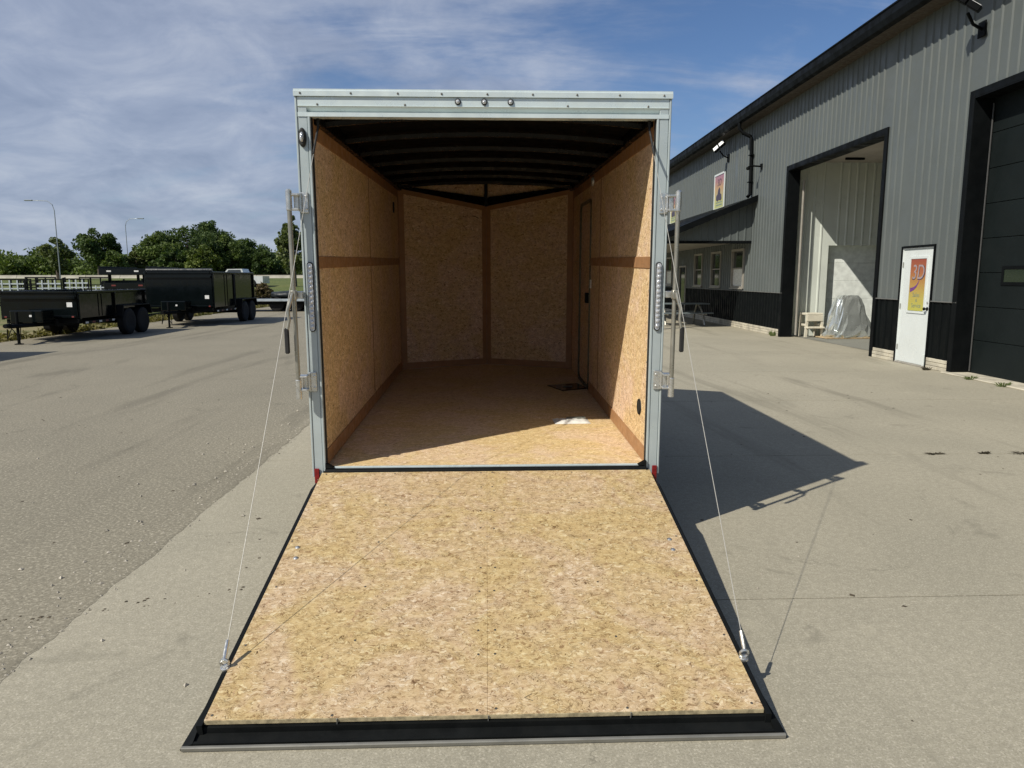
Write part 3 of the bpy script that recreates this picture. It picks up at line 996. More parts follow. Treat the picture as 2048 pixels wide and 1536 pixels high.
def corr(m, s0, s1, z0, z1, x=0.0, h=.022, sgn=-1, axis='y', c0=0.0, pitch=P_):
    """ribbed sheet; axis 'y': runs along the wall, ribs stand out in sgn*x"""
    ss = [(s0, 0)]
    k = math.ceil((s0 + .04 - c0) / pitch)
    while c0 + k * pitch + .04 < s1:
        c = c0 + k * pitch
        ss += [(c - .034, 0), (c - .017, h), (c + .017, h), (c + .034, 0)]
        k += 1
    ss.append((s1, 0))
    vs, fs = [], []
    for s, d in ss:
        for z in (z0, z1):
            vs.append((x + sgn * d, s, z) if axis == 'y' else (s, x + sgn * d, z))
    for i in range(len(ss) - 1):
        fs.append((2 * i, 2 * i + 2, 2 * i + 3, 2 * i + 1))
    m.add(vs, fs)


EAVE = 6.27
WINS = [(10.90, 12.12), (13.32, 14.50), (15.68, 16.84), (20.65, 21.9)]
grey = [(-14, -4.72, 1.2, EAVE), (-4.72, 0, 4.5, EAVE), (0, .74, 1.2, EAVE), (.74, 1.80, 2.21, EAVE), (1.80, 2.74, 1.2, EAVE), (2.74, 7.64, 4.46, EAVE), (7.64, 10.90, 1.2, EAVE),
        (12.12, 13.32, 1.2, EAVE), (14.50, 15.68, 1.2, EAVE), (16.84, 18.1, 1.2, EAVE), (18.1, 19.25, 2.12, EAVE), (19.25, 20.65, 1.2, EAVE), (21.9, 30, 1.2, EAVE)]
for (a0, a1) in WINS:
    grey += [(a0, a1, 2.54, EAVE), (a0, a1, 1.2, 1.27)]
black = [(-14, -4.72), (0, .74), (1.80, 2.74), (7.64, 18.1), (19.25, 30)]
m = MB()
core = MB()
for (a0, a1, z0, z1) in grey:
    corr(m, a0, a1, z0, z1)
    core.box(.012, .19, a0, a1, z0, z1)
m.build('upper_cladding', STEELW, wh)
for (a0, a1) in black:
    m = MB()
    corr(m, a0, a1, .205, 1.197, .003)
    core.box(.012, .19, a0, a1, .0, 1.2)
    m.build('wainscot_cladding', STEELB, wh)
core.build('wall_light_block', LINER, wh)  # unseen backing boxes added behind the thin sheets to block light
m = MB()
for (a0, a1) in black:
    m.bbox(-.034, .0, a0, a1, 1.192, 1.212, .003)
m.build('wainscot_cap', pm('cap_trim', (.14, .14, .13), .5), wh)
# block footing: real courses, jointed
for (a0, a1) in black:
    ft = MB().box(.004, .010, a0, a1, -.02, .2).build('footing', JOINT, wh)
    cm = MB()
    for c in range(3):
        z0 = c * .067
        s = a0 - (.2 if c % 2 else 0)
        while s < a1:
            e0, e1 = max(s + .004, a0), min(s + .396, a1)
            if e1 - e0 > .03:
                dx = random.uniform(-.006, .006)
                cm.bbox(-.022 + dx, .0035, e0, e1, z0 + .003, z0 + .063, .004)
            s += .4
    tag(cm.build('footing_block', BLOCK, ft), kind='stuff')

# eave, gutter, soffit, roof
MB().box(-.38, -.0005, -14.3, 30.3, EAVE, EAVE + .012).build('soffit', pm('brown_soffit', (.07, .055, .04), .6), wh)
MB().prism([(-.38, 6.26), (-.48, 6.29), (-.515, 6.40), (-.515, 6.54), (-.535, 6.545), (-.535, 6.57), (-.50, 6.57), (-.495, 6.54), (-.495, 6.43), (-.47, 6.32), (-.38, 6.30)], 'y', -14.35, 30.35).build('gutter', TRIMB, wh)
MB().box(-.395, -.378, -14.3, 30.3, 6.285, 6.57).build('fascia', TRIMB, wh)
m = MB()
RIDGE = 9.1
m.add([(-.48, -14.4, 6.57), (10, -14.4, RIDGE), (10, 30.4, RIDGE), (-.48, 30.4, 6.57), (20.6, -14.4, 6.50), (20.6, 30.4, 6.50)], [(0, 1, 2, 3), (1, 4, 5, 2)])
m.build('roof', STEELB, wh)
m = MB()
for yy in (-14, 30):
    m.add([(0, yy, 0), (20, yy, 0), (20, yy, 6.3), (10, yy, RIDGE - .1), (0, yy, 6.3)], [(0, 1, 2, 3, 4)])
m.box(19.9, 20, -14, 30, 0, 6.3)
m.build('end_wall', STEELW, wh)
MB().box(.2, 19.9, -13.9, 29.9, -.2, -.006).build('floor_slab', BAYF, wh)

# big charcoal overhead door, set back in a black reveal
od = empty('overhead_door')
od.parent = wh
REC = .29
for k in range(8):
    z0 = .02 + k * .56
    z1 = min(z0 + .553, 4.5)
    MB().bbox(REC, REC + .045, -4.6, -.02, z0, z1, .006).build('door_section', DOORP, od)
for sc_ in (-.90, -2.4, -3.7):
    wf = ring(MB(), REC - .014, REC + .004, [(sc_ - .30, 1.50), (sc_ + .30, 1.50), (sc_ + .30, 1.80), (sc_ - .30, 1.80)], [(sc_ - .25, 1.55), (sc_ + .25, 1.55), (sc_ + .25, 1.75), (sc_ - .25, 1.75)]).build('door_window', TRIMB, od)
    MB().box(REC - .006, REC - .002, sc_ - .25, sc_ + .25, 1.55, 1.75).build('pane', GLASSG, wf)
m = MB()
m.box(-.03, REC, -.018, 0.0, 0, 4.5)
m.box(-.03, REC, -4.72, -4.70, 0, 4.5)
m.box(-.03, REC, -4.70, -.018, 4.482, 4.5)
m.bbox(-.034, -.0, .0005, .11, 0, 4.61, .004)
m.bbox(-.034, -.0, -4.83, -4.7205, 0, 4.61, .004)
m.bbox(-.034, -.0, -4.72, 0, 4.501, 4.61, .004)
m.build('door_reveal', TRIMB, wh)
MB().tube([(REC - .03, -.06, .05), (REC - .03, -.06, 4.4)], .012, 6).build('door_seal', pm('grey_seal', (.06, .06, .058), .6), od)
MB().bbox(-.14, REC + .2, -4.8, .1, -.004, .024, .01).build('door_sill', BLOCK, wh)

# white personnel door with its frame
pd = empty('personnel_door')
pd.parent = wh
MB().bbox(.008, .05, .792, 1.752, .03, 2.14, .004).build('door_leaf', WHITED, pd)
m = MB()
m.bbox(-.036, .06, .742, .764, 0, 2.205, .003)
m.bbox(-.036, .06, 1.780, 1.803, 0, 2.205, .003)
m.bbox(-.036, .06, .7645, 1.7795, 2.170, 2.205, .003)
m.build('door_frame', TRIMB, pd)
m = MB()
m.bbox(-.012, .06, .765, .789, 0, 2.169, .003)
m.bbox(-.012, .06, 1.755, 1.779, 0, 2.169, .003)
m.bbox(-.012, .06, .7895, 1.7545, 2.144, 2.169, .003)
m.build('door_casing', WHITED, pd)
MB().bbox(-.05, .06, .80, 1.745, -.0, .028, .003).build('door_threshold', FRAMEG, pd)
ring(MB(), -.008, .0075, [(.945, .965), (1.53, .965), (1.53, 2.01), (.945, 2.01)], [(.985, 1.005), (1.49, 1.005), (1.49, 1.965), (.985, 1.965)]).build('panel_trim', WHITED, pd)
MB().lathe((.008, .875, 1.06), 'x', [(0, .034), (-.008, .034), (-.012, .014), (-.04, .014), (-.048, .028), (-.068, .03), (-.078, .016)], 14).build('knob', BLACK, pd, True)
MB().lathe((.008, .875, 1.17), 'x', [(0, .022), (-.012, .02)], 12).build('lock', CHROME, pd, True)
MB().bbox(-.03, .012, .81, .86, .03, .24, .004).build('kick_stop', WHITED, pd)
for zz in (.3, 1.08, 1.86):
    MB().tube([(-.004, 1.7535, zz - .05), (-.004, 1.7535, zz + .05)], .008, 6).build('hinge', GALV, pd)


def grad_print(name, stops, z0, z1, extra=None):
    m, t, p, o = base_mat(name)
    oc = t.node('ShaderNodeTexCoord').outputs['Object']
    s = t.node('ShaderNodeSeparateXYZ', {0: oc})
    k = t.mapr(t.math('ADD', s.outputs[2], t.math('MULTIPLY', t.math('SUBTRACT', t.noise(oc, 6, 4, .6), .5), .12 * (z1 - z0))), z0, z1, 0, 1, False)
    c = t.ramp(k, stops)
    t.l.new(c, p.inputs['Base Color'])
    p.inputs['Roughness'].default_value = .35
    return m


POST = grad_print('poster_print', [(0, (.48, .46, .09)), (.25, (.47, .39, .09)), (.5, (.44, .26, .07)), (.75, (.38, .13, .05)), (1, (.30, .07, .04))], 1.01, 1.96)
po = MB().box(-.004, -.0005, .99, 1.485, 1.012, 1.955).build('door_poster', POST)
po.matrix_world = BM
tag(po, 'orange to yellow poster lettered 3D on the white door', 'poster')
TXD = pm('print_dark', (.05, .03, .05), .4)
TXL = pm('print_silver', (.36, .29, .30), .35)
TXP = pm('print_purple', (.16, .05, .22), .4)
TXG = pm('print_grey_green', (.20, .26, .20), .4)
# lettering faces -x: local text x -> -y, text y -> z
TR_ = Matrix(((0, 0, -1), (-1, 0, 0), (0, 1, 0))).to_4x4()


def lettering(par, s, size, mat, y, z, x=-.0058, sx=1.0, sy=1.0, shear=0.0, name='lettering'):
    me = text_mesh(s, size, mat, 0, shear)
    me.transform(Matrix.Diagonal((sx, sy, 1, 1)))
    me.transform(TR_)
    o = link(name, me, par)
    o.location = (x, y, z)
    return o


lettering(po, '3D', .40, TXD, 1.222, 1.70, -.0052, .86, 1.0, .12)
lettering(po, '3D', .40, TXL, 1.231, 1.709, -.0066, .80, .95, .12)
# the swoosh under the 3
pts = []
for k in range(13):
    a_ = R(-62 - 78 * k / 12)
    pts.append((1.40 + .0 + .19 * math.cos(a_) * -1 - .0, 1.62 + .22 * math.sin(a_)))
m = MB()
up, lo = [], []
for k, (yy, zz) in enumerate([(1.17, 1.60), (1.20, 1.53), (1.26, 1.46), (1.33, 1.42), (1.42, 1.395), (1.455, 1.39)]):
    wd = .012 + .006 * k
    up.append((-.0062, yy, zz + wd))
    lo.append((-.0062, yy, zz - wd))
m.add(up + lo, [(i, i + 1, 6 + i + 1, 6 + i) for i in range(5)])
m.build('swoosh', TXP, po)
lettering(po, 'Sales', .115, TXG, 1.245, 1.30, sx=1.0)
lettering(po, '&', .09, TXG, 1.225, 1.20)
lettering(po, 'Service', .115, TXG, 1.222, 1.105, sx=.92)

# open bay: reveal, interior box, ribbed partition with an inner white door
m = MB()
m.box(-.03, .30, 7.622, 7.64, 0, 4.46)
m.box(-.03, .30, 2.74, 2.758, 0, 4.46)
m.box(-.03, .30, 2.758, 7.622, 4.442, 4.46)
m.bbox(-.034, -.0, 7.641, 7.75, 0, 4.57, .004)
m.bbox(-.034, -.0, 2.63, 2.739, 0, 4.57, .004)
m.bbox(-.034, -.0, 2.74, 7.64, 4.461, 4.57, .004)
m.build('bay_reveal', TRIMB, wh)
PS = 8.06
DX0, DX1, DZ = 1.37, 4.5, 2.50
m = MB()
corr(m, .2, DX0, 0, 4.72, PS, .02, -1, 'x')
corr(m, DX0, DX1, DZ, 4.72, PS, .02, -1, 'x')
corr(m, DX1, 12, 0, 4.72, PS, .02, -1, 'x')
m.build('bay_partition', WHITEW, wh)
m = MB()
m.box(DX0 - .02, DX0, PS + .002, PS + .27, 0, DZ)
m.box(DX1, DX1 + .02, PS + .002, PS + .27, 0, DZ)
m.box(DX0, DX1, PS + .002, PS + .27, DZ, DZ + .02)
m.build('inner_door_reveal', WHITEW, wh)
idr = empty('inner_door')
idr.parent = wh
for k in range(5):
    MB().bbox(DX0, DX1, PS + .25, PS + .29, .03 + k * .5, .527 + k * .5, .006).build('door_section', pm('inner_door_white', (.76, .80, .76), .45) if k == 0 else MATS['inner_door_white'], idr)
m = MB()
m.box(.2, 12, 2.42, 2.45, 0, 4.72)
m.box(12, 12.03, 2.42, PS + .3, 0, 4.72)
m.build('bay_wall', WHITEW, wh)
MB().box(.2, 12, 2.42, PS + .3, 4.72, 4.75).build('bay_ceiling', CEILW, wh)
for (xx, yy) in ((1.3, 7.2), (2.3, 7.0), (2.0, 6.2), (3.2, 6.0)):
    MB().bbox(xx, xx + .5, yy, yy + .07, 4.66, 4.715, .01).build('ceiling_fitting', TRIMB, wh)
MB().tube([(.42, 7.66, .05), (.42, 7.66, 4.2)], .03, 8).build('door_track', FRAMEG, wh)
MB().box(.2, .6, 2.455, 2.70, 4.47, 4.715).build('bay_lintel', WHITEW, wh)
MB().box(.20, .24, 2.705, 8.03, 4.47, 4.715).build('bay_lintel', WHITEW, wh)

# porch: shed roof, ribbed gable end, posts
pc = empty('porch')
pc.parent = wh
S0, S1 = 10.30, 24.0
m = MB()
corr(m, -3.0, -.03, 2.74, 4.0, S0, .02, -1, 'x')
# clip the ribbed end to the slope
vs = [(x, y, z if z < 3 else 3.97 + .405 * x - .06) for (x, y, z) in m.v]
m.v = [(x, y, max(z, 2.74)) for (x, y, z) in vs]
m.build('gable_end', STEELW, pc)
MB().prism([(-3.25, 3.97 - .405 * 3.25), (0.0, 3.97), (0.0, 4.06), (-3.25, 4.06 - .405 * 3.25)], 'y', S0 - .34, S1).build('porch_roof', STEELB, pc)
MB().prism([(-3.28, 3.95 - .405 * 3.28 - .06), (-.01, 3.95 - .06), (-.01, 4.075), (-3.28, 4.075 - .405 * 3.28)], 'y', S0 - .37, S0 - .341).build('rake_trim', TRIMB, pc)
MB().box(-3.0, -.03, S0 + .03, S1, 2.75, 2.77).build('porch_ceiling', PORCHC, pc)
MB().bbox(-3.02, -.02, S0 - .03, S0 + .03, 2.655, 2.738, .004).build('porch_beam', TRIMB, pc)
MB().bbox(-3.12, -3.02, S0 - .03, S1, 2.60, 2.76, .004).build('porch_beam', TRIMB, pc)
for sy in (S0 + .05, S0 + 4.5, S0 + 9, S1 - .2):
    MB().bbox(-3.12, -2.98, sy - .07, sy + .07, 0, 2.6, .006).build('porch_post', TRIMB, pc)

# windows and the far entrance under the porch
for i, (a0, a1) in enumerate(WINS):
    wf = ring(MB(), -.045, .06, [(a0 + .002, 1.272), (a1 - .002, 1.272), (a1 - .002, 2.538), (a0 + .002, 2.538)], [(a0 + .07, 1.34), (a1 - .07, 1.34), (a1 - .07, 2.47), (a0 + .07, 2.47)]).build('window', FRAMEG, wh)
    MB().box(.03, .036, a0 + .07, a1 - .07, 1.34, 2.47).build('pane', GLASS, wf)
    MB().bbox(-.01, .04, a0 + .0705, a1 - .0705, 1.90, 1.94, .004).build('sash_bar', FRAMEG, wf)
    MB().bbox(-.075, -.046, a0 - .02, a1 + .02, 1.25, 1.29, .004).build('sill', FRAMEG, wf)
    if i in (0, 3):
        MB().box(.012, .028, a0 + .075, a1 - .075, 1.345, 1.895).build('white_panel', PAPER, wf)  # white panel in place of a reflection in the first window, paper in the last
ent = MB().bbox(.0, .05, 18.18, 19.17, .02, 2.05, .004).build('entrance_door', DOORP, wh)
ring(MB(), -.045, .07, [(18.102, 0), (19.248, 0), (19.248, 2.118), (18.102, 2.118)], [(18.18, .02), (19.17, .02), (19.17, 2.05), (18.18, 2.05)]).build('door_frame', FRAMEG, ent)
MB().box(-.004, -.001, 18.40, 18.95, .55, 1.85).build('pane', GLASS, ent)

# downspout and wall bracket
MB().tube([(-.44, 10.62, 6.28), (-.44, 10.62, 6.12), (-.34, 10.60, 5.98), (-.10, 10.55, 5.86), (-.075, 10.52, 5.74), (-.075, 10.46, 4.15), (-.16, 10.44, 4.06)], .055, 8).build('downspout', TRIMB, wh, True)
for zz in (5.3, 4.5):
    MB().bbox(-.14, -.02, 10.40, 10.60, zz, zz + .03, .004).build('downspout_strap', TRIMB, wh)
m = MB()
m.tube([(0, 9.72, 4.86), (-.35, 9.72, 4.88), (-.42, 9.72, 4.84)], .025, 8)
m.tube([(0, 9.72, 4.78), (-.02, 9.72, 4.94)], .05, 8)
m.lathe((-.42, 9.72, 4.84), 'z', [(0, .05), (-.05, .06), (-.08, .03)], 10)
wb = m.build('wall_bracket_lamp', TRIMB, None, True)
wb.matrix_world = BM
tag(wb, 'small black bracket lamp on the grey wall beside the downspout', 'wall lamp')


def floodlight(y, z, label, tilt=35, yaw=0):
    t = empty('floodlight')
    t.matrix_world = BM @ Matrix.Translation((0, y, z))
    tag(t, label, 'floodlight', 'floodlights under the eave')
    MB().bbox(-.05, -.022, -.09, .09, -.12, .12, .006).build('wall_plate', TRIMB, t)
    MB().tube([(-.04, 0, 0), (-.22, -.05, .06), (-.36, -.12, .20)], .024, 8).build('arm', TRIMB, t, True)
    for k, dx in enumerate((-.115, .115)):
        hd_ = MB().bbox(-.105, .105, -.045, .045, -.10, .10, .01).build('lamp_head', TRIMB, t)
        ln = MB().bbox(-.092, .092, -.052, -.0455, -.087, .087, .004).build('lamp_glass', LAMPW, hd_)
        hd_.rotation_euler = (R(-tilt), R(-38), R(yaw))
        rot = Euler((R(-tilt), R(-38), R(yaw))).to_matrix()
        hd_.location = Vector((-.40, -.16, .34)) + rot @ Vector((dx, 0, 0))
    return t


floodlight(12.95, 5.62, 'twin head floodlight with bright white lenses near the downspout', 40, -35)
floodlight(-.05, 5.52, 'twin head floodlight under the eave above the charcoal door', 100, 150)

# wall signs
SG = grad_print('sign_print', [(0, (.42, .45, .18)), (.22, (.45, .44, .14)), (.42, (.45, .36, .16)), (.62, (.48, .28, .12)), (.8, (.36, .16, .16)), (1, (.33, .17, .24))], 0, 1.25)
sign0 = None
for (y0, lab) in ((13.19, 'white framed red to yellow sign under the floodlight'), (20.02, 'white framed red to yellow sign half hidden by the lock bar')):
    t = empty('wall_sign')
    t.matrix_world = BM @ Matrix.Translation((-.03, y0, 3.985))
    tag(t, lab, 'sign', 'signs above the porch')
    MB().box(-.012, 0, .06, 1.14, .06, 1.19).build('sign_panel', SG, t)
    ring(MB(), -.03, .004, [(0, 0), (1.2, 0), (1.2, 1.25), (0, 1.25)], [(.06, .06), (1.14, .06), (1.14, 1.19), (.06, 1.19)]).build('sign_frame', WHITED, t)
    lettering(t, '3D', .42, TXD, .62, .93, -.0145, .9, .8, .12)
    # dark machine silhouette printed on the sign
    sil = [(.95, .36), (.95, .50), (.80, .55), (.74, .70), (.60, .78), (.50, .70), (.48, .55), (.36, .52), (.30, .36), (.42, .30), (.60, .34), (.80, .30)]
    MB().add([(-.0145, a_, b_) for a_, b_ in sil], [tuple(range(len(sil)))]).build('print_shape', TXD, t)
    for zz in (.24, .15):
        MB().add([(-.0145, .25, zz), (-.0145, .95, zz), (-.0145, .95, zz + .04), (-.0145, .25, zz + .04)], [(0, 1, 2, 3)]).build('print_line', TXG, t)

# ---- things in the bay
def inb(x, y, z=0.0):
    return BM @ Vector((x, y, z))
st = empty('step_stool', inb(.86, 7.72), (0, 0, R(4)))
tag(st, 'cream plastic two step stool standing just inside the open bay', 'stool')
for s in (-1, 1):
    MB().prism([(s * .27, .0), (s * .20, .0), (s * .18, .62), (s * .235, .62)], 'y', -.20, -.15).build('leg', CREAM, st)
    MB().prism([(s * .27, .0), (s * .20, .0), (s * .18, .62), (s * .235, .62)], 'y', .15, .20).build('leg', CREAM, st)
    MB().bbox(min(s * .19, s * .235), max(s * .19, s * .235), -.15, .15, .30, .36, .008).build('side_rail', CREAM, st)
MB().bbox(-.24, .24, -.20, .20, .60, .66, .012).build('top_step', CREAM, st)
MB().bbox(-.235, .235, -.215, -.20, .44, .60, .008).build('front_panel', CREAM, st)
MB().bbox(-.25, .25, -.30, -.10, .24, .29, .012).build('low_step', CREAM, st)

sh = MB().bbox(-.75, .75, -.35, .35, 0, .03, .006).build('wooden_board', WOODP)
sh.location = inb(1.70, 7.35)
sh.rotation_euler = (0, 0, R(2))
tag(sh, 'thin wooden board under the wrapped load in the bay', 'board')
# load wrapped in film: lofted crumpled sheet
m = MB()
prof = [(0, .60, .34), (.06, .62, .36), (.18, .57, .33), (.35, .54, .30), (.6, .49, .27), (.82, .43, .22), (1.0, .35, .17), (1.08, .27, .12), (1.10, .12, .05)]
n = 40
vs, fs = [], []
for i, (z, rx, ry) in enumerate(prof):
    for k in range(n):
        an = 2 * math.pi * k / n
        cx_, sy_ = math.cos(an), math.sin(an)
        e = .55
        x = rx * math.copysign(abs(cx_) ** e, cx_)
        y = ry * math.copysign(abs(sy_) ** e, sy_)
        j = .028 * math.sin(7 * an + i * 1.9) + .026 * math.sin(13 * an - i * 2.7) + random.uniform(-.028, .028)
        if z < .25:
            j *= 1.9
        vs.append((x * (1 + j) - z * .03 + (.10 if x > .3 and z < .4 else 0), y * (1 + j), z + (random.uniform(-.015, .015) if 0 < i < 8 else 0)))
for i in range(len(prof) - 1):
    for k in range(n):
        fs.append((i * n + k, i * n + (k + 1) % n, (i + 1) * n + (k + 1) % n, (i + 1) * n + k))
fs.append(tuple((len(prof) - 1) * n + k for k in range(n)))
wl_ = m.add(vs, fs).build('wrapped_load', FOIL, None, False)
wl_.location = inb(1.70, 7.35, .032)
wl_.rotation_euler = (0, 0, R(6))
wl_.scale = (.93, 1, 1.02)
tag(wl_, 'load wrapped in shiny clear film standing on a board in the bay', 'wrapped load')
gr = MB()
gr.tube([(2.75, 7.75, .10), (4.2, 7.78, .10)], .05, 8)
gr.tube([(2.75, 7.70, .24), (4.2, 7.72, .24)], .035, 8)
for k in range(5):
    gr.lathe((2.85 + .3 * k, 7.66, .12), 'y', [(-.05, .07), (.05, .07)], 10)
go = gr.build('steel_roller', BLACK, None, True)
go.matrix_world = BM
tag(go, 'dark steel roller frame lying on the floor behind the wrapped load', 'roller frame')

# picnic table under the porch
pt = empty('picnic_table', inb(-1.55, 12.7), (0, 0, R(3)))
tag(pt, 'grey picnic table with benches in the porch shade', 'picnic table')
for k in range(5):
    MB().bbox(-.92, .92, -.36 + k * .147, -.226 + k * .147, .72, .755, .006).build('top_slat', TABLE, pt)
for s in (-1, 1):
    for k in range(2):
        y0 = s * .62 + k * .135 - .13
        MB().bbox(-.92, .92, y0, y0 + .125, .42, .455, .006).build('bench_slat', TABLE, pt)
    for sy in (-1, 1):
        MB().tube([(s * .62, sy * .10, .72), (s * .66, sy * .42, .40), (s * .68, sy * .56, .03)], .032, 8).build('leg', GALV, pt, True)
    MB().tube([(s * .66, -.74, .40), (s * .66, .74, .40)], .028, 8).build('cross_bar', GALV, pt, True)

weed('weed', *(BM @ Vector((-.10, 7.95, 0))).xy, .12, .16, 50, GREENW, 'green weed at the wall foot beside the open bay')
for k, (yy, r_, h_, lab) in enumerate(((.45, .10, .06, 'small weed at the footing just right of the white door'), (-.75, .12, .07, 'low weed at the charcoal door sill, left one'), (-1.5, .14, .08, 'low weed at the charcoal door sill, right one'))):
    weed('weed', *(BM @ Vector((-.16, yy, 0))).xy, r_, h_, 36, GREENW if k else WEEDM, lab)

# ================================================================== LEFT LOT
def at(u, v, y):
    """ground-truth helper: point on the sight line of a spot at world depth y"""
    d = _f + _r * ((u - 1024) / 1435.75) + _u * ((768 - v) / 1435.75)
    k = (y + 4.30802) / d.y
    return Vector((0.00707 + d.x * k, y, 1.6255 + d.z * k))


def wheel(par, x, y, r=.38, wd=.24):
    wl = empty('wheel')
    wl.parent = par
    wl.location = (x, y, r)
    MB().lathe((0, 0, 0), 'x', [(-wd * .45, r * .6), (-wd * .5, r * .85), (-wd * .36, r), (wd * .36, r), (wd * .5, r * .85), (wd * .45, r * .6)], 24).build('tyre', TYRE, wl, True)
    MB().lathe((0, 0, 0), 'x', [(-wd * .42, r * .59), (-wd * .2, r * .42), (-wd * .2, .05), (wd * .2, .05), (wd * .2, r * .42), (wd * .42, r * .59)], 18).build('rim', RIM, wl, True)
    return wl


def dump_trailer(loc, rz, L, Wd, z0, z1, label, tarp=False):
    """origin: ground under the middle of the front wall; +y runs to the back"""
    t = empty('dump_trailer', loc, (0, 0, rz))
    tag(t, label, 'trailer', 'dump trailers')
    h = Wd / 2
    bd = MB()
    bd.bbox(-h, h, 0, .05, z0, z1, .008)
    bd.bbox(-h, -h + .04, .0502, L, z0, z1, .008)
    bd.bbox(h - .04, h, .0502, L, z0, z1, .008)
    bd.bbox(-h + .041, h - .041, .051, L, z0, z0 + .05, .008)
    bd.bbox(-h + .041, h - .041, L - .05, L - .001, z0 + .051, z1, .008)
    bd.build('dump_body', BLACKP, t)
    rl = MB()
    for x in (-h, h):
        rl.bbox(x - .045, x + .045, -.02, L + .02, z1 - .0, z1 + .075, .012)
    rl.bbox(-h + .046, h - .046, -.02, .07, z1, z1 + .075, .012)
    rl.build('top_rail', BLACKP, t)
    for k in range(3):
        yy = .02 + (L - .09) * k / 2
        for s in (-1, 1):
            x0, x1 = sorted((s * (h + .001), s * (h + .055)))
            MB().bbox(x0, x1, yy, yy + .07, z0 - .02, z1, .008).build('side_stake', BLACKP, t)
    if tarp:
        for yy in (L * .48,):
            for s in (-1, 1):
                x0, x1 = sorted((s * (h + .001), s * (h + .04)))
                MB().bbox(x0, x1, yy, yy + .14, z0, z1 + .05, .008).build('side_post', RUBBER, t)
        MB().tube([(-h, .10, z1 + .12), (h, .10, z1 + .12)], .07, 10).build('tarp_roll', TARP, t, True)
    ch = MB()
    for x in (-.45, .45):
        ch.bbox(x - .04, x + .04, -.1, L, z0 - .19, z0 - .005, .006)
    for x in (-.40, .40):
        ch.tube([(x, .2, z0 - .12), (0, -1.25, z0 - .12)], .055, 6)
    ch.bbox(-h + .05, h - .05, .05, .15, z0 - .12, z0 - .01, .006)
    ch.build('chassis', BLACK, t)
    MB().bbox(-.38, .42, -.62, -.12, z0 - .07, z0 + .24, .02).build('tool_box', BLACKP, t)
    MB().bbox(.10, .16, -.6215, -.6195, z0 + .08, z0 + .13, .0005).build('sticker', STICK, t)
    MB().bbox(h - .26, h - .12, -.0025, -.0005, z0 + .30, z0 + .42, .0005).build('sticker', STICK, t)
    jk = MB()
    jk.tube([(0, -.95, .03), (0, -.95, z0 + .22)], .035, 8)
    jk.lathe((0, -.95, 0), 'z', [(0, .10), (.02, .10), (.03, .04)], 10)
    jk.build('jack', BLACK, t, True)
    fr_ = MB()
    fr_.bbox(-h + .02, h - .02, -.045, -.003, z1 - .14, z1 - .07, .008)
    fr_.bbox(-h + .02, h - .02, -.045, -.003, z0 + .02, z0 + .08, .008)
    fr_.build('front_rail', BLACKP, t)
    for s in (-1, 1):
        for k in range(5):
            yy = .30 + k * (L * .62 - .95) / 4
            x0, x1 = sorted((s * (h + .0205), s * (h + .022)))
            MB().box(x0, x1, yy, yy + .14, z0 - .145, z0 - .095).build('reflective_tape', REDP if k % 2 else STICK, t)
        MB().bbox(s * (h - .10) - .03, s * (h - .10) + .03, -.052, -.046, z0 + .03, z0 + .07, .004).build('marker_lamp', REDP, t)
        MB().tube([(s * (h + .045), L * .30, z0 + .02), (s * (h + .045), L * .30, z1 - .02)], .016, 6).build('side_rib', BLACKP, t)
    MB().lathe((0, -1.32, z0 - .1), 'y', [(-.10, .05), (.08, .06), (.12, .04)], 10).build('coupler', BLACK, t, True)
    for s in (-1, 1):
        MB().tube([(s * .10, -1.0, z0 - .15), (s * .16, -1.12, .14), (s * .06, -1.25, z0 - .18)], .012, 6).build('safety_chain', BLACK, t, True)
        for yy in (L * .62, L * .62 + .84):
            wheel(t, s * (h + .10), yy)
        fp = [(L * .62 - .50, .55), (L * .62 - .40, .86), (L * .62 + 1.24, .86), (L * .62 + 1.34, .55), (L * .62 + 1.32, .55), (L * .62 + 1.21, .83), (L * .62 - .37, .83), (L * .62 - .48, .55)]
        MB().prism([(a_, b_) for a_, b_ in fp], 'x', *sorted((s * (h - .03), s * (h + .24)))).build('fender', BLACK, t)
        x0, x1 = sorted((s * (h - .06), s * (h + .02)))
        MB().bbox(x0, x1, .3, L * .62 - .52, z0 - .16, z0 - .08, .006).build('step_rail', BLACK, t)
        MB().tube([(s * (h - .03), .5, z0 - .10), (s * (h - .03), L * .55, z0 - .12)], .012, 6).build('side_rod', GALV, t)
    for yy in (L * .62, L * .62 + .84):
        MB().tube([(-h, yy, .38), (h, yy, .38)], .05, 8).build('axle', BLACK, t)
    return t


dump_trailer((-11.56, 14.75, 0), 0, 3.72, 1.9, .58, 1.22, 'low black dump trailer with tool box on its tongue at left')
dump_trailer((-10.42, 20.6, 0), 0, 4.3, 2.2, .62, 1.76, 'tall sided black dump trailer with rolled tarp, behind the low one', True)
t3 = dump_trailer((-11.75, 8.0, 0), 0, 3.1, 1.9, .58, 1.30, 'black dump trailer just outside the left picture edge')


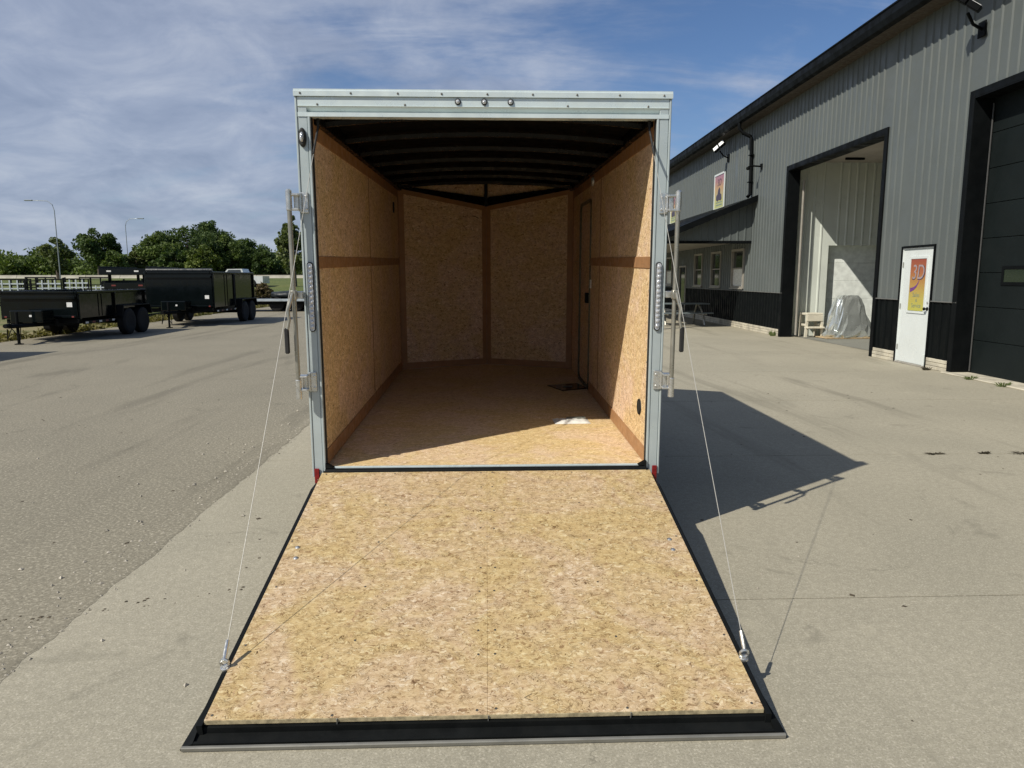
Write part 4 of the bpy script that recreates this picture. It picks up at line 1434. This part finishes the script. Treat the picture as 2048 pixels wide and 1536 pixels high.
def utility_trailer(loc, rz, wd, gz0, gz1, label, L=3.0, nb=4, nr=5, gm=None):
    gm = gm or MESHW
    t = empty('utility_trailer', loc, (0, 0, rz))
    tag(t, label, 'trailer', 'utility trailers in the back row')
    h = wd / 2
    MB().bbox(-h, h, 0, L, .48, .54, .01).build('deck', WOODP, t)
    fr = MB()
    for x in (-h, h):
        fr.bbox(x - .03, x + .03, 0, L, .40, .48, .006)
        fr.bbox(x - .025, x + .025, 0, L, .82, .87, .006)
        fr.bbox(x - .03, x + .03, .05, .12, .871, gz1 + .06, .006)
        for yy in (.03, L * .5, L - .05):
            fr.bbox(x - .02, x + .02, yy, yy + .04, .481, .819, .004)
    fr.tube([(-h * .7, L, .44), (0, L + 1.1, .44)], .04, 6)
    fr.tube([(h * .7, L, .44), (0, L + 1.1, .44)], .04, 6)
    fr.build('frame', BLACK, t)
    gt = MB()
    gt.bbox(-h, -h + .05, -.06, -.02, gz0, gz1, .006)
    gt.bbox(h - .05, h, -.06, -.02, gz0, gz1, .006)
    gt.bbox(-h + .051, h - .051, -.06, -.02, gz1 - .05, gz1, .006)
    gt.bbox(-h + .051, h - .051, -.06, -.02, gz0, gz0 + .05, .006)
    g_ = gt.build('ramp_gate', BLACK, t)
    for k in range(1, nr):
        zz = gz0 + (gz1 - gz0) * k / nr
        MB().bbox(-h + .051, h - .051, -.055, -.030, zz - .028, zz + .028, .004).build('gate_rail', gm, g_)
    for k in range(1, nb):
        xx = -h + wd * k / nb
        MB().bbox(xx - .03, xx + .03, -.066, -.056, gz0 + .05, gz1 - .05, .004).build('gate_bar', gm, g_)
    for s in (-1, 1):
        wheel(t, s * (h + .14), L * .55, .32, .2)
    return t


for (u, y, wd, z0, z1, lab) in (
        (20, 28.0, 1.30, .55, 1.58, 'utility trailer with pale slatted gate at the left picture edge'),
        (98, 29.0, 1.18, .55, 1.58, 'utility trailer with pale slatted gate, second from the left edge'),
        (153, 30.5, 1.24, .55, 1.60, 'utility trailer with pale mesh gate, third from the left edge'),
        (192, 33.0, 1.0, .55, 1.30, 'utility trailer with lower pale gate, fourth from the left edge'),
        (60, 36.0, 1.3, .55, 1.5, 'utility trailer with black gate in the row behind, between the first two'),
        (226, 37.0, 1.3, .55, 1.42, 'utility trailer with black gate in the row behind, near the stacked trailers'),
        (264, 31.0, .88, .55, 1.52, 'utility trailer with small pale mesh gate below the stacked trailers')):
    p = at(u, 560, y)
    utility_trailer((p.x, y, 0), R(random.uniform(-6, 6)), wd, z0, z1, lab, gm=BLACK if y > 35 else MESHW)

# stacked black deck-over trailers
p = at(247, 560, 27.0)
for k, (dz_, dx, lab) in enumerate(((.66, 0, 'black flat deck trailer at the bottom of the stack'), (1.32, .12, 'black flat deck trailer in the middle of the stack'), (1.92, -.08, 'black flat deck trailer on top of the stack'))):
    t = empty('deck_trailer', (p.x + dx, 27.0 + .1 * k, 0), (0, 0, R(3 * k)))
    tag(t, lab, 'trailer', 'stacked deck trailers')
    dk = MB()
    dk.bbox(-.92, .92, 0, 4.2, dz_, dz_ + .05, .006)
    dk.build('deck', BLACK, t)
    fr = MB()
    for x in (-.9, -.4, .4, .9):
        fr.bbox(x - .035, x + .035, 0, 4.2, dz_ - .16, dz_ - .001, .006)
    fr.bbox(-.95, .95, -.08, -.001, dz_ - .16, dz_ + .10, .008)
    fr.build('frame', BLACKP, t)
    for s in (-1, 1):
        MB().bbox(s * .95 - .04, s * .95 + .04, .0, 4.2, dz_ + .06, dz_ + .20, .006).build('side_rail', BLACK, t)
        MB().bbox(s * .55 - .09, s * .55 + .09, -.085, -.081, dz_ - .04, dz_ + .02, .002).build('reflector', STICK if k == 2 else REDP, t)
    if k == 0:
        for s in (-1, 1):
            wheel(t, s * .95, 1.7, .34, .2)
            wheel(t, s * .95, 2.5, .34, .2)
    else:
        for s in (-1, 1):
            MB().bbox(s * .7 - .05, s * .7 + .05, .3, .42, dz_ - .50, dz_ - .161, .006).build('stack_post', BLACK, t)
            MB().bbox(s * .7 - .05, s * .7 + .05, 3.6, 3.72, dz_ - .50, dz_ - .161, .006).build('stack_post', BLACK, t)

for k, (u, y, lab) in enumerate(((30, 41.0, 'black deck trailer in the rear row, behind the first slatted gate'), (80, 43.0, 'black deck trailer in the rear row, left of the street lamp foot'), (135, 42.0, 'black deck trailer in the rear row, right of the street lamp foot'), (190, 44.0, 'black deck trailer in the rear row, left of the stacked trailers'))):
    p = at(u, 560, y)
    t = empty('deck_trailer', (p.x, y, 0), (0, 0, R(4 * k - 6)))
    tag(t, lab, 'trailer', 'deck trailers in the rear row')
    MB().bbox(-1.0, 1.0, 0, 4.4, .78, .86, .01).build('deck', BLACK, t)
    fr = MB()
    fr.bbox(-1.02, 1.02, -.10, -.001, .62, .90, .01)
    for s in (-1, 1):
        fr.bbox(s * .96 - .04, s * .96 + .04, .001, 4.4, .62, .779, .006)
    fr.build('frame', BLACKP, t)
    hr = MB()
    for s in (-1, -.33, .33, 1):
        hr.bbox(s * .95 - .035, s * .95 + .035, .02, .09, .861, 1.50 + .12 * (k % 2), .006)
    hr.bbox(-.99, .99, .02, .09, 1.501 + .12 * (k % 2), 1.58 + .12 * (k % 2), .006)
    hr.bbox(-.99, .99, .095, .13, 1.15, 1.21, .006)
    hr.build('head_rack', BLACK, t)
    for s in (-1, 1):
        wheel(t, s * .92, 1.9, .36, .22)
        wheel(t, s * .92, 2.75, .36, .22)

# flatbed with tarped bundles, seen between the tall dump trailer and the post
p = at(568, 597, 31.0)
fb = empty('flatbed_trailer', (p.x + .2, 31.0, 0), (0, 0, R(4)))
tag(fb, 'long flatbed trailer with pale deck edge beyond the tall dump trailer', 'trailer')
MB().bbox(-2.6, 2.6, 0, 2.1, .50, .60, .01).build('deck', BLACK, fb)
MB().bbox(-2.6, 2.6, -.06, -.001, .50, .62, .01).build('deck_edge', MESHW, fb)
for x in (-.6, .3):
    wheel(fb, x, .25, .34, .2).rotation_euler = (0, 0, R(90))
    wheel(fb, x, 1.85, .34, .2).rotation_euler = (0, 0, R(90))
MB().tube([(-2.6, 1.0, .45), (-3.8, 1.0, .45)], .06, 6).build('tongue', BLACK, fb)
fr = MB()
for yy in (.2, 1.9):
    fr.bbox(-2.5, 2.5, yy - .05, yy + .05, .34, .499, .01)
fr.build('frame', BLACK, fb)


def bundle(x, y, L, r, label):
    m = MB()
    n, k_ = 14, 9
    vs, fs = [], []
    for i in range(k_):
        tt = i / (k_ - 1)
        rr = r * (.75 + .25 * math.sin(math.pi * tt)) * (1 + random.uniform(-.1, .1))
        for j in range(n):
            an = 2 * math.pi * j / n
            q = rr * (1 + .12 * math.sin(5 * an + i * 2))
            vs.append((-L / 2 + L * tt, q * math.cos(an) * 1.3, max(.0, r * .7 + q * .8 * math.sin(an))))
    for i in range(k_ - 1):
        for j in range(n):
            fs.append((i * n + j, i * n + (j + 1) % n, (i + 1) * n + (j + 1) % n, (i + 1) * n + j))
    fs += [tuple(range(n)), tuple((k_ - 1) * n + j for j in range(n))]
    o = m.add(vs, fs).build('tarped_bundle', TARP, None, True)
    o.location = (x, y, .602)
    o.rotation_euler = (0, 0, R(4))
    tag(o, label, 'bundle', 'bundles on the flatbed')


bundle(p.x + .1, 31.7, 1.7, .26, 'black tarped bundle on the flatbed, nearest the tall dump trailer')
bundle(p.x + 1.7, 31.9, 1.3, .22, 'smaller black tarped bundle on the flatbed behind the trailer post')

# pickup on the far road side
p = at(474, 545, 62.0)
pk_ = empty('pickup_truck', (p.x, 62.0, .78), (0, 0, R(88)))
tag(pk_, 'white pickup truck far off, above the tall dump trailer', 'pickup')
PK = pm('white_car_paint', (.6, .62, .62), .3, 0, .05, 2, coat=.4)
MB().prism([(-2.6, .35), (2.5, .35), (2.55, .75), (2.4, .98), (1.1, 1.02), (-2.6, 1.0)], 'x', -.9, .9).build('body', PK, pk_)
MB().prism([(1.05, 1.03), (.55, 1.62), (-.75, 1.64), (-.95, 1.03)], 'x', -.8, .8).build('cab', PK, pk_)
MB().prism([(.80, 1.10), (.45, 1.55), (-.62, 1.56), (-.75, 1.10)], 'x', -.806, .806).build('side_window', GLASS, pk_)
MB().prism([(1.065, 1.06), (.60, 1.60), (.58, 1.58), (1.04, 1.05)], 'x', -.7, .7).build('windscreen', GLASS, pk_)
for s in (-1, 1):
    for yy in (-1.6, 1.65):
        wheel(pk_, s * .85, yy, .38, .24)
    MB().bbox(s * .65 - .15, s * .65 + .15, 2.50, 2.56, .6, .75, .01).build('headlight', LENS, pk_)

# pale barrier along the road, street lamps
for k in range(40):
    x0 = -92 + k * 4.02
    b = MB().prism([(-.30, 0), (.30, 0), (.26, .12), (.12, .30), (.08, .46), (-.08, .46), (-.12, .30), (-.26, .12)], 'x', 0, 3.98)
    if k == 0:
        bar_ = b.build('road_barrier', BARRIER)
        bar_.location = (x0, 84, 1.50)
        tag(bar_, 'pale concrete barrier running along the far road', 'barrier')
        seg = bar_.data
    else:
        link('barrier_segment', seg, bar_, (4.02 * k, 0, 0))


def street_lamp(u_base, y, h, arm, label, z0=1.55):
    p = at(u_base, 480, y)
    t = empty('street_lamp', (p.x, y, z0))
    tag(t, label, 'street lamp', 'street lamps along the far road')
    MB().tube([(0, 0, 0), (0, 0, h - .9), (math.copysign(.15, arm), 0, h - .35), (math.copysign(.6, arm), 0, h), (arm, 0, h + .05)], [.055, .04, .034, .03, .028], 8).build('pole', POLE, t, True)
    x0, x1 = sorted((arm, arm + math.copysign(.8, arm)))
    MB().bbox(x0, x1, -.13, .13, h - .0, h + .11, .04).build('lamp_head', POLE, t)
    return t


street_lamp(114, 70, 7.6, -2.0, 'street lamp with its arm to the left, above the low dump trailer')
street_lamp(253, 92, 7.6, 1.6, 'street lamp with its arm to the right, above the stacked trailers')


# ================================================================== TREES
def leaf_object(name, centres, radii, counts, size, mat, par, seed, zsq=.85):
    rg = np.random.default_rng(seed)
    cs, ts = [], []
    for c, r, n in zip(centres, radii, counts):
        d = rg.normal(size=(n, 3))
        d /= np.linalg.norm(d, axis=1)[:, None]
        rad = r * (rg.random(n) ** .38)[:, None]
        cs.append(np.array(c) + d * rad * np.array([1, 1, zsq]))
        ts.append(np.full(n, rg.random()) * .6 + rg.random(n) * .4)
    c = np.concatenate(cs)
    tint = np.concatenate(ts)
    n = len(c)
    a_ = rg.normal(size=(n, 3))
    a_ /= np.linalg.norm(a_, axis=1)[:, None]
    b_ = rg.normal(size=(n, 3))
    b_ -= a_ * (a_ * b_).sum(1)[:, None]
    b_ /= np.linalg.norm(b_, axis=1)[:, None]
    s = size * (.55 + .9 * rg.random((n, 1)))
    a_ = a_ * s
    b_ = b_ * s * .6
    v = np.stack([c - a_, c - b_ * .9, c + a_, c + b_], 1).reshape(-1, 3).astype(np.float32)
    me = bpy.data.meshes.new(name)
    me.vertices.add(4 * n)
    me.vertices.foreach_set('co', v.ravel())
    me.loops.add(4 * n)
    me.loops.foreach_set('vertex_index', np.arange(4 * n, dtype=np.int32))
    me.polygons.add(n)
    me.polygons.foreach_set('loop_start', np.arange(0, 4 * n, 4, dtype=np.int32))
    me.update(calc_edges=True)
    at_ = me.attributes.new('leaf_tint', 'FLOAT', 'POINT')
    at_.data.foreach_set('value', np.repeat(tint, 4).astype(np.float32))
    me.materials.append(mat)
    return link(name, me, par)


def tree(u, vtop, y, rx, label, mat, name='broadleaf_tree', z0=1.5, n=5200, ncl=34, low=.22, size=.17, rough=1.0, group='trees beyond the road', seed=None, ry=None):
    top = at(u, vtop, y)
    t = empty(name, (top.x, y, z0))
    tag(t, label, 'tree', group)
    seed = seed or int(u * 7 + vtop)
    rg = np.random.default_rng(seed)
    H = top.z - z0
    ry = ry or rx
    cz = H * (low + 1) / 2
    hz = H * (1 - low) / 2
    cen, rad, cnt = [], [], []
    for k in range(ncl):
        d = rg.normal(size=3)
        d /= np.linalg.norm(d)
        q = .35 + .55 * rg.random() ** .5
        cl_r = (.20 + .16 * rg.random()) * min(rx, hz) * 1.15
        zz = cz + d[2] * q * (hz - cl_r * .3)
        wid = 1.0 - .35 * abs((zz - cz) / hz) ** 2
        cen.append((d[0] * rx * q * wid * rough, d[1] * ry * q * wid, zz))
        rad.append(cl_r)
        cnt.append(int(n / ncl * (.6 + .8 * rg.random())))
    cen.append((rg.normal() * rx * .15, 0, H - rad[0] * .55))
    rad.append(rad[0] * .65)
    cnt.append(n // ncl // 2)
    leaf_object('crown', cen, rad, [int(c_ * 1.35) for c_ in cnt], size, mat, t, seed)
    m = MB()
    tw_ = .028 * H + .05
    m.tube([(0, 0, -.3), (.03 * H * rg.normal() * .3, 0, H * .2), (0, 0, H * .5), (0, 0, H * .8)], [tw_ * 1.3, tw_, tw_ * .7, tw_ * .2], 8)
    for k in range(5):
        c = cen[(k * 5) % len(cen)]
        m.tube([(0, 0, H * (.18 + .08 * k)), (c[0] * .45, c[1] * .45, (c[2] + H * (.2 + .08 * k)) * .5), (c[0] * .9, c[1] * .9, c[2])], [tw_ * .5, tw_ * .35, tw_ * .12], 6)
    m.build('trunk', BARK, t, True)
    return t


tree(110, 474, 74, 1.6, 'thin pale tree behind the first street lamp', LEAF_C, n=2600, ncl=26, size=.17, low=.1)
tree(192, 456, 88, 2.5, 'round topped dark tree standing alone between the two street lamps', LEAF_A, n=5600, ncl=40, low=.2)
tree(226, 500, 86, 1.5, 'lower mid green tree leaning against the round topped one', LEAF_B, n=3000, low=.08)
tree(270, 497, 92, 1.3, 'small grey green tree beside the second street lamp', LEAF_C, n=2600, low=.1)
tree(322, 461, 94, 3.5, 'broad dark green tree, leftmost of the big grove', LEAF_B, n=8200, ncl=52, low=.06)
tree(372, 452, 100, 4.6, 'broad dark tree in the middle of the big grove', LEAF_A, n=8600, ncl=54, low=.06)
tree(418, 441, 106, 3.4, 'tallest tree of the grove, with an open rounded top', LEAF_A, n=6400, ncl=46, low=.1)
tree(404, 488, 82, 2.0, 'yellow green young tree in front of the grove', LEAF_Y, n=3400, low=.05)
tree(458, 472, 104, 3.4, 'dark tree on the right shoulder of the grove', LEAF_B, n=6400, ncl=44, low=.05)
tree(494, 477, 108, 3.2, 'bushy dark tree near the right end of the grove', LEAF_A, n=6000, ncl=44, low=.04)
tree(524, 498, 104, 2.6, 'low round tree at the right end of the grove', LEAF_A, n=4200, low=.04)
tree(582, 430, 62, 1.45, 'loose feathery tree behind the left trailer post', LEAF_C, n=3400, ncl=40, low=.12, size=.16, z0=1.0)
tree(350, 500, 84, 3.0, 'low dark bushy tree in front of the grove, left of the young one', LEAF_A, n=4000, low=.02)

# far wood: one mass
cen, rad, cnt = [], [], []
rg = np.random.default_rng(11)
for k in range(390):
    u = rg.uniform(-160, 690) if k < 210 else rg.uniform(690, 1450)
    y = rg.uniform(112, 135)
    tp = 507 + 14 * rg.random() + 8 * math.sin(u * .045) + (8 if 500 < u < 620 else 0) + (14 if 135 < u < 290 else 0)
    hi = at(u, tp, y).z
    for zz in (hi - 1.2, (hi + 1.5) * .55, 2.4):
        p = at(u, 540, y)
        cen.append((p.x + rg.normal() * .8, y, zz + rg.normal() * .3))
        rad.append(1.7 + rg.random())
        cnt.append(130)
wood = leaf_object('woodland', cen, rad, cnt, .30, LEAF_B, None, 3)
tag(wood, 'dark green wood that closes the view beyond the road', 'woodland', kind='stuff')
# low shrub by the flatbed
sb = empty('shrub', (at(522, 590, 38).x, 38, -.03))
tag(sb, 'brownish shrub beside the flatbed trailer', 'shrub')
leaf_object('foliage', [(0, 0, .5), (.3, 0, .8), (-.3, .1, .7), (.1, 0, 1.1)], [.5, .4, .4, .35], [260] * 4, .09, leafm('leaves_brown', (.05, .045, .02), (.13, .10, .05)), sb, 21)
MB().tube([(0, 0, 0), (.02, 0, .8)], [.03, .01], 6).build('stem', BARK, sb)
# grass tufts along the lot edge
cen, rad, cnt = [], [], []
for k in range(320):
    y = rg.uniform(10, 40)
    x = -12.5 - abs(rg.normal()) * .6
    cen.append((x, y, .03))
    rad.append(.16 + .12 * rg.random())
    cnt.append(26)
gt = leaf_object('grass', cen, rad, cnt, .06, leafm('grass_blades', (.10, .10, .03), (.22, .19, .07)), None, 8, .5)
tag(gt, 'rough dry grass along the edge of the lot', 'grass', kind='stuff')
